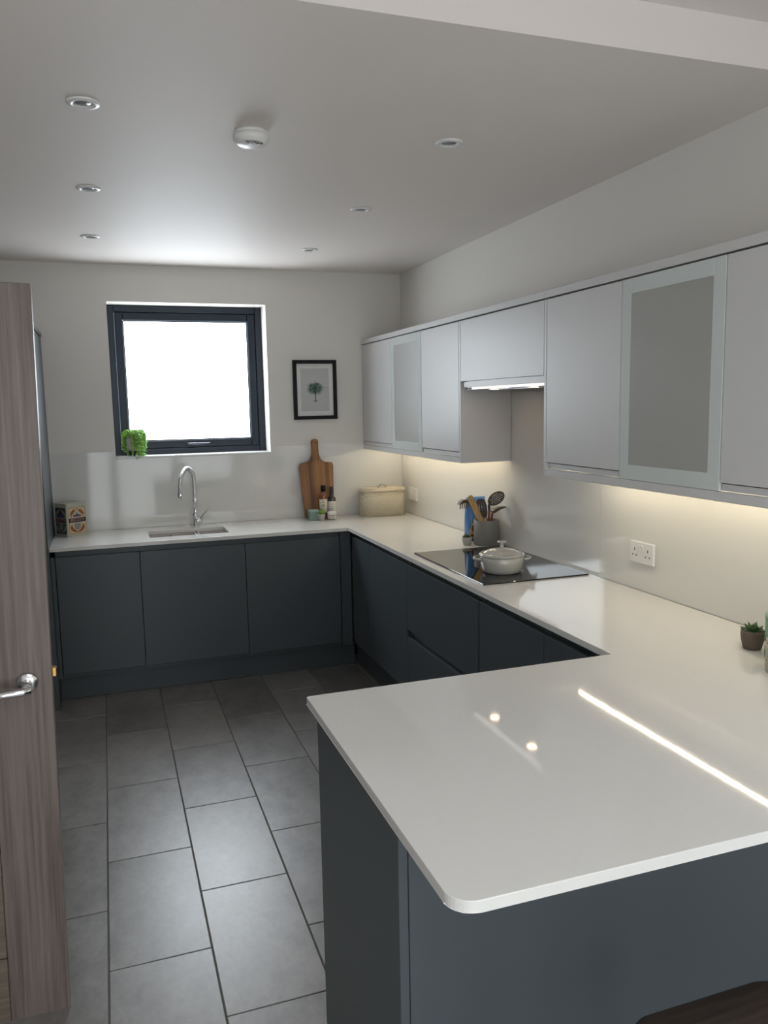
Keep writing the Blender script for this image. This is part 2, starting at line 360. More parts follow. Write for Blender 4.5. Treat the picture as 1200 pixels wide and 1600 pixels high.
# kitchen window
w1 = sempty('window_1', (-1.422, 0.14, WZ0))
def ringframe(x0, x1, z0, z1, t, y0, y1, bev=0.003):
    bm = bmesh.new()
    box(bm, x0, x0 + t, y0, y1, z0, z1, bev); box(bm, x1 - t, x1, y0, y1, z0, z1, bev)
    box(bm, x0 + t, x1 - t, y0, y1, z0, z0 + t, bev); box(bm, x0 + t, x1 - t, y0, y1, z1 - t, z1, bev)
    return bm
obj('frame', ringframe(WX0 + 0.002, WX1 - 0.002, WZ0 + 0.008, WZ1 - 0.002, 0.040, 0.155, 0.23), M['navy'], w1)
obj('sash', ringframe(WX0 + 0.044, WX1 - 0.044, WZ0 + 0.050, WZ1 - 0.044, 0.050, 0.163, 0.225, 0.004), M['navy'], w1)
obj('gasket', ringframe(WX0 + 0.0935, WX1 - 0.0935, WZ0 + 0.0995, WZ1 - 0.0935, 0.006, 0.182, 0.196, 0.0), M['gasket'], w1)
obj('pane', B(WX0 + 0.09, WX1 - 0.09, 0.19, 0.212, WZ0 + 0.096, WZ1 - 0.09), M['daylight'], w1)
obj('sill', B(WX0 + 0.001, WX1 - 0.001, -0.012, 0.155, WZ0 + 0.0005, WZ0 + 0.012, 0.002), M['sill'], w1)
bm = bmesh.new()
box(bm, -1.455, -1.395, 0.152, 0.163, 1.409, 1.427, 0.003)
tube(bm, [(-1.428, 0.156, 1.418), (-1.428, 0.128, 1.418)], 0.008)
tube(bm, [(-1.445, 0.126, 1.417), (-1.40, 0.122, 1.418), (-1.312, 0.120, 1.421)], [0.009, 0.008, 0.005])
obj('handle', bm, M['gunmetal'], w1)

# ------------------------------------------------------------------ grey oak door on the left
d1 = sempty('door_1', (-2.917, -3.02, 0.006)); d1.rotation_euler = (0, 0.0190, 0)
DW, DH, DT = 0.762, 1.975, 0.040
def LB(name, m, parent, *a, **k): return obj(name, B(*a, **k), m, parent, local=True)
for x0 in (0.0, DW - 0.150): LB('stile', M['door_v'], d1, x0, x0 + 0.150, -DT, 0, 0, DH, bev=0.0015)
zz = [0.0, 0.19, 0.495, 0.80, 1.105, 1.41, 1.715, DH]
for a, b in zip(zz, zz[1:]): LB('plank', M['door_h'], d1, 0.151, DW - 0.151, -DT + 0.001, -0.001, a + 0.0015, b - 0.0015, bev=0.002)
hz = 0.955; hx = DW - 0.060
h = obj('handle', T([(hx, -DT - 0.008, hz), (hx, -DT - 0.050, hz - 0.004)], 0.0115, seg=20), M['chrome'], d1, local=True)
bm = bmesh.new(); tube(bm, [(hx + 0.012, -DT - 0.056, hz - 0.005), (hx - 0.01, -DT - 0.060, hz - 0.006), (hx - 0.06, -DT - 0.061, hz - 0.009), (hx - 0.125, -DT - 0.060, hz - 0.012)], [0.0105, 0.011, 0.0105, 0.0095], seg=16)
obj('lever', bm, M['chrome'], h, local=True)
bm = LA([(0.0, 0.0), (0.026, 0.0), (0.026, 0.006), (0.024, 0.009), (0.0, 0.009)], (hx, -DT - 0.0005, hz), 40, True, axis=Vector((0, -1, 0)))
obj('rose', bm, M['satin'], h, local=True)
LB('latch', M['brass'], d1, DW - 0.0005, DW + 0.011, -DT + 0.012, -DT + 0.028, hz + 0.004, hz + 0.030, bev=0.002)
bm = bmesh.new()
for yy in (-3.12, -3.90): box(bm, XL - 0.12, XL + 0.012, yy - 0.03, yy, 0, 2.02)
box(bm, XL - 0.12, XL + 0.012, -3.90, -3.15, 1.99, 2.02)
struct(obj('trim_1', bm, M['door_v']))

# ------------------------------------------------------------------ base cabinets
XD, YD = XB + 0.022, YB + 0.025     # faces of the doors
ZD0, ZD1 = 0.172, 0.846
def carcass_bm(x0, x1, y0, y1, z0, z1, open_axis):
    t = 0.018; bm = bmesh.new()
    box(bm, x0, x1, y0, y1, z0, z0 + t)
    if open_axis == 'y':       # front is at y0 (or y1 for the peninsula), back opposite
        box(bm, x0, x0 + t, y0, y1, z0 + t, z1); box(bm, x1 - t, x1, y0, y1, z0 + t, z1)
        box(bm, x0 + t, x1 - t, y1 - t, y1, z0 + t, z1)
    else:
        box(bm, x0, x1, y0, y0 + t, z0 + t, z1); box(bm, x0, x1, y1 - t, y1, z0 + t, z1)
        box(bm, x1 - t, x1, y0 + t, y1 - t, z0 + t, z1)
    return bm
GB = 'blue grey base cabinets'
def base_back(x0, x1, label, depth_back=-0.03):
    t = thing('base_cabinet', label, 'cabinet', ((x0 + x1) / 2, YD + 0.3, 0.15), GB)
    obj('carcass', carcass_bm(x0 + 0.0005, x1 - 0.0005, YD + 0.0195, depth_back, 0.15, ZU - 0.001, 'y'), M['base'], t)
    obj('handle_rail', B(x0 + 0.019, x1 - 0.019, YD + 0.024, YD + 0.040, 0.80, ZU - 0.0015), M['base'], t)
    obj('door', B(x0 + 0.0015, x1 - 0.0015, YD, YD + 0.019, ZD0, ZD1, bev=0.002, seg=2), M['base'], t)
    return t
def base_right(y1, y0, label, drawers=False):
    t = thing('base_cabinet', label, 'cabinet', (XD + 0.3, (y0 + y1) / 2, 0.15), GB)
    obj('carcass', carcass_bm(XD + 0.0195, -0.03, y0 + 0.0005, y1 - 0.0005, 0.15, ZU - 0.001, 'x'), M['base'], t)
    obj('handle_rail', B(XD + 0.026, XD + 0.042, y0 + 0.019, y1 - 0.019, 0.79, ZU - 0.0015), M['base'], t)
    if drawers:
        obj('handle_rail', B(XD + 0.026, XD + 0.042, y0 + 0.019, y1 - 0.019, 0.42, 0.54), M['base'], t)
        obj('drawer', B(XD, XD + 0.019, y0 + 0.002, y1 - 0.002, 0.507, ZD1, bev=0.002, seg=2), M['base'], t)
        obj('drawer', B(XD, XD + 0.019, y0 + 0.002, y1 - 0.002, ZD0, 0.468, bev=0.002, seg=2), M['base'], t)
    else:
        obj('door', B(XD, XD + 0.019, y0 + 0.0015, y1 - 0.0015, ZD0, ZD1, bev=0.002, seg=2), M['base'], t)
    return t
base_back(-2.270, -1.821, 'dark blue grey base cabinet furthest left, under the biscuit tin')
base_back(-1.821, -1.2195, 'dark blue grey base cabinet directly under the sink')
base_back(-1.2195, -0.634, 'dark blue grey corner base cabinet under the chopping board, crossed by a diagonal shadow')
base_right(-0.585, -0.925, 'narrow dark blue grey base cabinet in the corner, first of the right-hand run')
base_right(-0.925, -1.541, 'full height dark blue grey cabinet door just left of the drawers below the hob')
base_right(-1.541, -2.372, 'wide two-drawer dark blue grey base unit under the black hob', True)
base_right(-2.379, -2.895, 'dark blue grey base cabinet just right of the hob drawers')
base_right(-2.895, -3.34, 'dark blue grey base cabinet nearest the peninsula, mostly hidden by its worktop')
def panel(name, label, cat, m, *a, **k):
    return tag(obj(name, B(*a, **k), m), label, cat)
panel('filler_post', 'narrow dark blue grey filler post between the tall unit and the leftmost base door', 'filler', M['base'], -2.2930, -2.272, YD + 0.001, YD + 0.02, 0.15, ZD1, bev=0.0015)
o = tag(obj('corner_post', PR([(-0.631, YD + 0.0), (-0.612, YD + 0.0), (-0.612, YD + 0.004), (-0.5665, YD + 0.004), (-0.5665, YD + 0.022), (-0.631, YD + 0.022)], lambda u, v, t: (u, v, 0.15 + t * (ZD1 + 0.03 - 0.15))), M['base']), 'dark blue grey inner corner post where the two cabinet runs meet', 'filler')
panel('plinth', 'long dark plinth board under the back run of base cabinets', 'plinth', M['base'], -2.2925, -0.531, YD + 0.085, YD + 0.101, 0.001, 0.149, bev=0.001)
panel('plinth', 'dark plinth board under the right-hand run of base cabinets', 'plinth', M['base'], -0.513, -0.497, -3.34, YD + 0.08, 0.001, 0.149, bev=0.001)
# tall housing at the left end
t = thing('tall_cabinet', 'tall blue grey cabinet behind the open door, at the left end of the worktop', 'cabinet', (-2.62, -0.32, 0))
obj('carcass', B(XL + 0.005, -2.3215, -0.62, -0.004, 0.0, 2.085), M['base'], t)
obj('side_panel', B(-2.3210, -2.2935, -0.645, -0.004, 0.0, 2.085, bev=0.001), M['base'], t)
obj('top_board', B(XL + 0.005, -2.288, -0.65, -0.004, 2.090, 2.115, bev=0.0015), M['base'], t)
obj('shadow_gap', B(XL + 0.01, -2.2985, -0.62, -0.006, 2.085, 2.090), M['black'], t)
obj('door', B(XL + 0.005, -2.324, -0.641, -0.6205, 0.16, 2.07, bev=0.002), M['base'], t)

# peninsula
t = thing('peninsula_unit', 'blue grey peninsula base with flat back panel facing the stool', 'peninsula', (-0.78, -3.66, 0))
obj('end_panel', B(-1.497, -1.478, -3.965, -3.365, 0.001, ZU - 0.001, bev=0.001), M['base'], t)
obj('back_panel', B(-1.4775, -0.004, -3.968, -3.950, 0.001, ZU - 0.001, bev=0.001), M['base'], t)
for xa, xb_ in ((-1.477, -1.09), (-1.09, -0.60)):
    obj('carcass', B(xa + 0.001, xb_ - 0.001, -3.949, -3.40, 0.15, ZU - 0.02), M['inside'], t)
    obj('door', B(xa + 0.002, xb_ - 0.002, -3.3995, -3.380, ZD0, ZD1, bev=0.002), M['base'], t)
obj('plinth', B(-1.4775, -0.60, -3.47, -3.455, 0.001, 0.149), M['base'], t)

# ------------------------------------------------------------------ worktop, one U-shaped slab with sink cut-out and drainer grooves
def arc(cx, cy, r, a0, a1, n=8): return [(cx + r * math.cos(a0 + (a1 - a0) * i / n), cy + r * math.sin(a0 + (a1 - a0) * i / n)) for i in range(n + 1)]
out = [(-2.2928, -0.008), (-2.2928, YB)] + [(XB - 0.012, YB)] + arc(XB - 0.012, YB - 0.012, 0.012, PI / 2, 0, 4)[1:] + [(XB, YP1)]
out += arc(XP + 0.008, YP1 - 0.008, 0.008, PI / 2, PI, 4) + arc(XP + 0.045, YP2 + 0.045, 0.045, PI, 1.5 * PI, 10) + [(-0.008, YP2), (-0.008, -0.008)]
SX0, SX1, SY0, SY1 = -1.755, -1.292, -0.455, -0.195
def rrect(x0, x1, y0, y1, r, n=4):
    return arc(x1 - r, y1 - r, r, 0, PI / 2, n) + arc(x0 + r, y1 - r, r, PI / 2, PI, n) + arc(x0 + r, y0 + r, r, PI, 1.5 * PI, n) + arc(x1 - r, y0 + r, r, 1.5 * PI, 2 * PI, n)
bm = PR(out, lambda u, v, t: (u, v, ZU + t * (ZW - ZU)), [rrect(SX0, SX1, SY0, SY1, 0.012), [(x, y) for x, y in rrect(-1.470, -1.434, -0.123, -0.087, 0.0175)]])
es = [e for e in bm.edges if len(e.link_faces) == 2 and abs(e.link_faces[0].normal.dot(e.link_faces[1].normal)) < 0.3 and abs(e.verts[0].co.z - e.verts[1].co.z) < 1e-5]
bm.normal_update()
es = [e for e in bm.edges if len(e.link_faces) == 2 and abs(e.link_faces[0].normal.dot(e.link_faces[1].normal)) < 0.3 and abs(e.verts[0].co.z - e.verts[1].co.z) < 1e-5]
bmesh.ops.bevel(bm, geom=es, offset=0.0015, segments=2, profile=0.5, affect='EDGES')
wt = tag(obj('worktop', bm, M['quartz']), 'white quartz worktop running round the kitchen and over the peninsula', 'worktop')
bm = bmesh.new()
for k in range(5):
    y = -0.20 - k * 0.058
    box(bm, -1.262, -0.90, y - 0.004, y + 0.004, ZW - 0.0028, ZW + 0.01)
cut = obj('groove_cutter', bm, M['quartz'])
mod = wt.modifiers.new('grooves', 'BOOLEAN'); mod.object = cut; mod.operation = 'DIFFERENCE'; mod.solver = 'EXACT'
dg = bpy.context.evaluated_depsgraph_get(); me = bpy.data.meshes.new_from_object(wt.evaluated_get(dg))
wt.modifiers.clear(); wt.data = me; bpy.data.objects.remove(cut, do_unlink=True)

# sink, two bowls under the slab
s = thing('sink', 'undermounted beige double bowl sink let into the white worktop', 'sink', ((SX0 + SX1) / 2, -0.325, ZU))
def bowl(x0, x1, d, name):
    bm = bmesh.new(); w = 0.008; zt = ZU - 0.0008; y0, y1 = SY0 - 0.004, SY1 + 0.004
    box(bm, x0 - w, x1 + w, y0 - w, y1 + w, zt - d - w, zt - d)
    box(bm, x0 - w, x0, y0 - w, y1 + w, zt - d, zt); box(bm, x1, x1 + w, y0 - w, y1 + w, zt - d, zt)
    box(bm, x0, x1, y0 - w, y0, zt - d, zt); box(bm, x0, x1, y1, y1 + w, zt - d, zt)
    b = obj(name, bm, M['sink'], s)
    obj('waste', LA([(0.0, 0.004), (0.02, 0.003), (0.038, 0.004), (0.042, 0.0)], ((x0 + x1) / 2, (y0 + y1) / 2, zt - d + 0.0005), 24), M['chrome'], b)
    return b
b1 = bowl(SX0 - 0.004, -1.478, 0.17, 'bowl'); b2 = bowl(-1.452, SX1 + 0.004, 0.12, 'bowl')
obj('divider', B(-1.4695, -1.4605, SY0 - 0.004, SY1 + 0.004, ZU - 0.04, ZU - 0.008, bev=0.003), M['sink'], s)
obj('overflow', LA([(0.0, 0.004), (0.016, 0.004), (0.018, 0.0)], (-1.62, SY1 + 0.0035, ZU - 0.032), 20, True, axis=Vector((0, -1, 0))), M['slot'], b1)

# tap
tx, ty = -1.452, -0.105
t = thing('kitchen_tap', 'chrome tap with a coiled spring hose arching over the sink', 'tap', (tx, ty, ZW))
obj('body', LA([(0.0, 0.0), (0.024, 0.0), (0.024, 0.005), (0.0195, 0.009), (0.0195, 0.062), (0.022, 0.070), (0.022, 0.078), (0.0155, 0.086), (0.0135, 0.10), (0.0135, 0.145), (0.0165, 0.147), (0.0165, 0.175), (0.0145, 0.18), (0.0, 0.18)], (tx, ty, ZW + 0.0004), 28), M['chrome'], t)
dx, dy = -0.50, -0.866; reach = 0.205; zs = ZW + 0.18; pts = []
n = 150
for i in range(n + 1):
    a = i / n
    if a < 0.30: pts.append((tx, ty, zs + a / 0.30 * 0.115))
    else:
        th = (a - 0.30) / 0.70 * (PI * 0.97)
        q = reach / 2 * (1 - math.cos(th)); hgt = 0.115 + 0.083 * math.sin(th)
        pts.append((tx + dx * q, ty + dy * q, zs + hgt - 0.03 * max(0, (th - PI / 2) / (PI / 2))))
obj('spring_hose', T(pts, [0.0130 if i % 3 else 0.0095 for i in range(n + 1)], seg=12), M['satin'], t)
px_, py_, pz_ = pts[-1]
obj('spray_head', LA([(0.0, 0.006), (0.010, 0.006), (0.0135, 0.0), (0.0135, -0.032), (0.0165, -0.036), (0.0165, -0.068), (0.014, -0.074), (0.0, -0.074)], (px_, py_, pz_), 24), M['chrome'], t)
kn = obj('control_knob', LA([(0.0, 0.0), (0.017, 0.0), (0.019, 0.006), (0.019, 0.024), (0.015, 0.030), (0.0, 0.031)], (tx + 0.008, ty - 0.018, ZW + 0.038), 24, True, axis=Vector((0.35, -0.93, 0))), M['chrome'], t)
obj('lever', T([(tx + 0.024, ty - 0.036, ZW + 0.052), (tx + 0.055, ty - 0.034, ZW + 0.090), (tx + 0.088, ty - 0.034, ZW + 0.128)], [0.0045, 0.004, 0.0035], seg=10), M['steel'], kn)

# ------------------------------------------------------------------ splashbacks (back-painted glass, 6 mm)
ZS = 1.392
ol = [(-2.2928, ZW + 0.001), (-0.0075, ZW + 0.001), (-0.0075, ZS), (WX1 + 0.001, ZS), (WX1 + 0.001, WZ0), (WX0 - 0.001, WZ0), (WX0 - 0.001, ZS), (-2.2928, ZS)]
def splash(bm, label):
    bm.normal_update()
    return tag(obj('splashback_panel', bm, M['splash']), label, 'splashback')
splash(PR(ol, lambda u, v, t: (u, -0.0065 + 0.006 * t, v)), 'glossy white glass splashback along the back wall below the window')
splash(B(-0.0065, -0.0005, -1.6045, -0.0072, ZW + 0.001, 1.380), 'glossy cream-lit glass splashback in the corner behind the bread bin')
splash(B(-0.0065, -0.0005, -2.4035, -1.6055, ZW + 0.001, 1.70), 'tall glossy grey-white glass splashback directly behind the hob')
splash(B(-0.0065, -0.0005, -4.26, -2.4045, ZW + 0.001, 1.380), 'glossy warm-lit glass splashback with the double socket, right of the hob')

# ------------------------------------------------------------------ wall cabinets
XC = -0.289; ZC0, ZC1 = 1.386, 2.050
GW = 'pale grey wall cabinets'
def wall_cab(y1, y0, label, glass=False):
    t = thing('wall_cabinet', label, 'cabinet', (-0.14, (y0 + y1) / 2, ZC0), GW)
    bm = bmesh.new(); th = 0.016; x0, x1 = XC + 0.020, -0.009; ya, yb_ = y0 + 0.0005, y1 - 0.0005
    box(bm, x0, x1, ya, yb_, ZC0, ZC0 + th); box(bm, x0, x1, ya, yb_, ZC1 - th, ZC1)
    box(bm, x0, x1, ya, ya + th, ZC0 + th, ZC1 - th); box(bm, x0, x1, yb_ - th, yb_, ZC0 + th, ZC1 - th)
    box(bm, x1 - 0.008, x1, ya + th, yb_ - th, ZC0 + th, ZC1 - th)
    obj('carcass', bm, M['inside'] if glass else M['pale'], t)
    if glass:
        d = obj('door', ringframe_y(XC + 0.005, XC + 0.019, y0 + 0.002, y1 - 0.002, 1.382, ZC1 - 0.001, 0.044), M['alu'], t)
        obj('border', ringframe_y(XC, XC + 0.0048, y0 + 0.002, y1 - 0.002, 1.382, ZC1 - 0.001, 0.050), M['border'], d)
        obj('pane', B(XC + 0.0003, XC + 0.0046, y0 + 0.0515, y1 - 0.0515, 1.4315, ZC1 - 0.0505), M['frost'], d)
        obj('shelf', B(XC + 0.045, -0.02, y0 + 0.018, y1 - 0.018, 1.70, 1.716), M['inside'], t)
    else:
        obj('door', B(XC, XC + 0.019, y0 + 0.0015, y1 - 0.0015, 1.407, ZC1 - 0.001, bev=0.002, seg=2), M['pale'], t)
        obj('handle_rail', B(XC + 0.009, XC + 0.0195, y0 + 0.012, y1 - 0.002, 1.3835, 1.4035), M['pale'], t)
    return t
def ringframe_y(x0, x1, y0, y1, z0, z1, t):
    bm = bmesh.new()
    box(bm, x0, x1, y0, y0 + t, z0, z1, 0.001); box(bm, x0, x1, y1 - t, y1, z0, z1, 0.001)
    box(bm, x0, x1, y0 + t, y1 - t, z0, z0 + t, 0.001); box(bm, x0, x1, y0 + t, y1 - t, z1 - t, z1, 0.001)
    return bm
wall_cab(-0.022, -0.594, 'pale grey wall cabinet in the far corner, first of the row')
wall_cab(-0.594, -1.090, 'narrow-looking frosted glass wall cabinet far away, second from the corner', True)
wall_cab(-1.090, -1.594, 'pale grey wall cabinet just left of the extractor hood')
wall_cab(-2.434, -2.923, 'pale grey wall cabinet just right of the extractor hood')
wall_cab(-2.923, -3.409, 'large frosted glass wall cabinet near the camera with pale green border', True)
wall_cab(-3.409, -3.92, 'pale grey wall cabinet cut off by the right edge of the photo')
panel('scribe_filler', 'thin pale grey filler strip between first wall cabinet and back wall', 'filler', M['pale'], XC + 0.001, XC + 0.019, -0.0205, -0.0075, 1.386, ZC1)
panel('end_panel', 'pale grey cabinet end panel left of the hood, in shade', 'end panel', M['pale'], XC, -0.0085, -1.6125, -1.5950, 1.3515, ZC1, bev=0.0012)
panel('end_panel', 'pale grey cabinet end panel right of the hood, seen edge on', 'end panel', M['pale'], XC, -0.0085, -2.4330, -2.4155, 1.3515, ZC1, bev=0.0012)
panel('cornice_board', 'pale grey top board over the far wall cabinets and hood', 'cornice', M['pale'], XC - 0.003, -0.002, -2.4145, -0.003, 2.0545, 2.0835, bev=0.0015)
panel('cornice_board', 'pale grey top board over the near wall cabinets', 'cornice', M['pale'], XC - 0.003, -0.002, -3.92, -2.4155, 2.0545, 2.0835, bev=0.0015)
panel('light_rail', 'pale grey light rail under the far wall cabinets', 'light rail', M['pale'], XC, XC + 0.018, -1.5945, -0.0075, 1.3515, 1.3805, bev=0.0015)
panel('light_rail', 'pale grey light rail under the near wall cabinets', 'light rail', M['pale'], XC, XC + 0.018, -3.92, -2.4335, 1.3515, 1.3805, bev=0.0015)
def led(y1, y0, label):
    t = thing('led_strip', label, 'light strip', (-0.135, (y0 + y1) / 2, 1.3855), 'strip lights under the wall cabinets')
    obj('profile', B(-0.143, -0.127, y0, y1, 1.3795, 1.3855), M['alu'], t)
    obj('diffuser', PR([(-0.1350 + 0.0024 * math.cos(PI + PI * i / 10), 1.3793 + 0.0030 * math.sin(PI + PI * i / 10)) for i in range(11)], lambda u, v, q: (u, y0 + 0.003 if q else y1 - 0.003, v)), M['led'], t)
led(-0.06, -1.57, 'warm white light strip under the far wall cabinets, lighting the corner')
led(-2.46, -3.90, 'warm white light strip under the near wall cabinets, mirrored in the peninsula worktop')

# hood unit
t = thing('hood_cabinet', 'short pale grey wall cabinet holding the extractor above the hob', 'cabinet', (-0.14, -2.014, 1.755), GW)
obj('carcass', B(XC + 0.0205, -0.009, -2.4145, -1.6135, 1.790, ZC1), M['pale'], t)
obj('door', B(XC, XC + 0.019, -2.4135, -1.6145, 1.755, ZC1 - 0.001, bev=0.002, seg=2), M['pale'], t)
t = thing('extractor_hood', 'slim extractor hood with a bright light bar, under the short wall cabinet', 'extractor hood', (-0.14, -2.014, 1.712))
obj('body', B(XC + 0.022, -0.010, -2.4135, -1.640, 1.7145, 1.7885), M['steel'], t)
obj('visor', B(XC + 0.002, XC + 0.0205, -2.4135, -1.650, 1.7255, 1.7525, bev=0.0015), M['pale'], t)
obj('light_bar', B(XC + 0.003, XC + 0.0215, -2.4130, -1.735, 1.7150, 1.7235, bev=0.001), M['hoodbar'], t)
obj('end_cap', B(XC + 0.004, XC + 0.0215, -1.733, -1.672, 1.7150, 1.7235, bev=0.001), M['slot'], t)
for y in (-1.84, -2.21):
    l = obj('lamp', LA([(0.0, -0.002), (0.022, -0.002), (0.022, 0.0)], (-0.218, y, 1.7140), 24), M['hoodlamp'], t)
    obj('bezel', LA([(0.023, -0.003), (0.030, -0.003), (0.032, 0.0), (0.023, 0.0), (0.023, -0.003)], (-0.218, y, 1.7142), 24), M['chrome'], l)
obj('grease_filter', B(-0.180, -0.03, -2.36, -1.66, 1.7105, 1.7140, bev=0.001), M['steel'], t)
bm = bmesh.new()
for k in range(5): box(bm, XC + 0.030, XC + 0.058, -2.055 + k * 0.018, -2.047 + k * 0.018, 1.7125, 1.7143)
obj('button_row', bm, M['satin'], t)

# ------------------------------------------------------------------ hob and casserole
hb = thing('hob', 'black glass induction hob let into the white worktop', 'hob', (-0.28, -1.965, ZW))
obj('glass', B(-0.533, -0.028, -2.358, -1.575, ZW + 0.0002, ZW + 0.0062, bev=0.0012), M['hob'], hb)
ZH = ZW + 0.0064
pc = Vector((-0.345, -2.160, ZH))
p = thing('casserole', 'cream enamel lidded casserole standing on the black hob', 'casserole', pc, None)
obj('body', LA([(0.0, 0.0), (0.078, 0.0), (0.085, 0.004), (0.092, 0.020), (0.0975, 0.045), (0.099, 0.071), (0.0965, 0.073), (0.094, 0.068), (0.090, 0.03), (0.08, 0.010), (0.0, 0.008)], pc, 56), M['pot'], p)
ld = obj('lid', LA([(0.0, 0.0715), (0.095, 0.0735), (0.1015, 0.0740), (0.1025, 0.078), (0.098, 0.083), (0.088, 0.0855), (0.086, 0.0835), (0.080, 0.0855), (0.065, 0.0955), (0.045, 0.1020), (0.0, 0.1050)], pc, 56), M['pot'], p)
obj('knob', LA([(0.0, 0.104), (0.010, 0.104), (0.009, 0.108), (0.0085, 0.124), (0.012, 0.1275), (0.0205, 0.130), (0.0205, 0.134), (0.016, 0.1365), (0.0, 0.1375)], pc, 28), M['pot'], ld)
hd = Vector((0.92, -0.39, 0)).normalized(); hp = Vector((-hd.y, hd.x, 0))
for sg in (1, -1):
    pts = []
    for i in range(17):
        a = -PI / 2 + PI * i / 16
        pts.append(pc + hd * sg * (0.0925 + 0.030 * math.cos(a)) + hp * (0.036 * math.sin(a)) + Vector((0, 0, 0.061)))
    obj('handle', T(pts, 0.0062, seg=10), M['pot'], p)

# ------------------------------------------------------------------ sockets on the right wall
def socket(name, label, yc, zc, kind):
    t = thing(name, label, 'socket', (-0.0065, yc, zc), 'white wall sockets')
    obj('plate', B(-0.0185, -0.0067, yc - 0.073, yc + 0.073, zc - 0.043, zc + 0.043, bev=0.004, seg=3), M['white'], t)
    if kind == 'double':
        for k in (-1, 1): obj('rocker', B(-0.0222, -0.0180, yc + k * 0.009 - 0.0065, yc + k * 0.009 + 0.0065, zc + 0.006, zc + 0.030, bev=0.0018), M['white'], t)
        for k in (-1, 1):
            c = yc + k * 0.040
            obj('pin_slot', B(-0.0189, -0.0176, c - 0.0022, c + 0.0022, zc + 0.006, zc + 0.016), M['slot'], t)
            for q in (-1, 1): obj('pin_slot', B(-0.0189, -0.0176, c + q * 0.011 - 0.0032, c + q * 0.011 + 0.0032, zc - 0.0145, zc - 0.0095), M['slot'], t)
    else:
        obj('rocker', B(-0.0225, -0.0180, yc + 0.012, yc + 0.034, zc - 0.004, zc + 0.022, bev=0.0018), M['white'], t)
    return t
socket('double_socket', 'white double power socket on the splashback right of the hob', -2.698, 1.057, 'double')
socket('switched_outlet', 'white switch plate on the splashback beside the cream bread bin', -0.225, 1.045, 'switch')

# ------------------------------------------------------------------ ceiling fittings
def downlight(x, y, label):
    t = thing('downlight', label, 'downlight', (x, y, H), 'recessed ceiling downlights')
    obj('bezel', LA([(0.047, 0.0), (0.047, -0.003), (0.044, -0.0055), (0.034, -0.007), (0.028, -0.0055), (0.0255, -0.0015), (0.0255, 0.0), (0.047, 0.0)], (x, y, H - 0.0003), 40), M['white'], t)
    obj('lens', LA([(0.0, -0.0025), (0.02, -0.0025), (0.0250, -0.0012), (0.0250, 0.0)], (x, y, H - 0.0006), 32), M['lens'], t)
downlight(-1.966, -2.702, 'white recessed downlight in the left row, nearest the camera')
downlight(-1.968, -1.753, 'white recessed downlight in the left row, middle one')
downlight(-1.975, -0.810, 'white recessed downlight in the left row, nearest the window wall')
downlight(-0.801, -2.656, 'white recessed downlight in the right row, nearest the camera')
downlight(-0.811, -1.690, 'white recessed downlight in the right row, middle one')
downlight(-0.808, -0.720, 'white recessed downlight in the right row, nearest the back wall')
sx, sy = -1.463, -2.585
t = thing('smoke_alarm', 'round white smoke alarm hanging from the ceiling', 'smoke alarm', (sx, sy, H))
obj('base', LA([(0.0, 0.0), (0.054, 0.0), (0.054, -0.010), (0.051, -0.0115), (0.0, -0.0115)], (sx, sy, H - 0.0003), 40), M['white'], t)
cv = obj('cover', LA([(0.0, -0.0118), (0.0555, -0.0118), (0.0575, -0.014), (0.0575, -0.027), (0.054, -0.031), (0.050, -0.037), (0.040, -0.043), (0.022, -0.046), (0.0, -0.0465)], (sx, sy, H), 44), M['white'], t)
bm = bmesh.new()
for k in range(9):
    a = -PI / 2 + (k - 4) * 0.14
    p0 = Vector((sx + 0.028 * math.cos(a), sy + 0.028 * math.sin(a), H - 0.0465)); p1 = Vector((sx + 0.047 * math.cos(a), sy + 0.047 * math.sin(a), H - 0.0415))
    tube(bm, [p0, p1], 0.0018, 6)
obj('vent_grille', bm, M['steel'], cv)
obj('test_hole', LA([(0.0, -0.0005), (0.004, -0.0005), (0.0045, 0.0015)], (sx + 0.028, sy - 0.030, H - 0.0445), 12), M['slot'], cv)

# ------------------------------------------------------------------ framed palm print
t = thing('framed_print', 'black framed palm tree print on the wall right of the window', 'picture', (-0.6215, -0.001, 1.56))
PX0, PX1, PZ0, PZ1 = -0.770, -0.473, 1.561, 1.953
obj('frame', ringframe(PX0, PX1, PZ0, PZ1, 0.024, -0.026, -0.002, 0.0015), M['black'], t)
mt = obj('mount', B(PX0 + 0.0235, PX1 - 0.0235, -0.012, -0.004, PZ0 + 0.0235, PZ1 - 0.0235), M['mount'], t)
pt_ = obj('print', B(PX0 + 0.052, PX1 - 0.052, -0.0130, -0.0121, PZ0 + 0.055, PZ1 - 0.055), M['print'], t)
bm = bmesh.new(); bk = bmesh.new(); cx, cz = -0.620, 1.768
def flat(bmx, pts, y): bmx.faces.new([bmx.verts.new((x, y, z)) for x, z in pts])
box(bk, cx - 0.003, cx + 0.003, -0.0136, -0.0131, 1.683, 1.765)
flat(bk, ell(cx, 1.683, 0.016, 0.0025, 12), -0.0134)
k = 0; rp = random.Random(3)
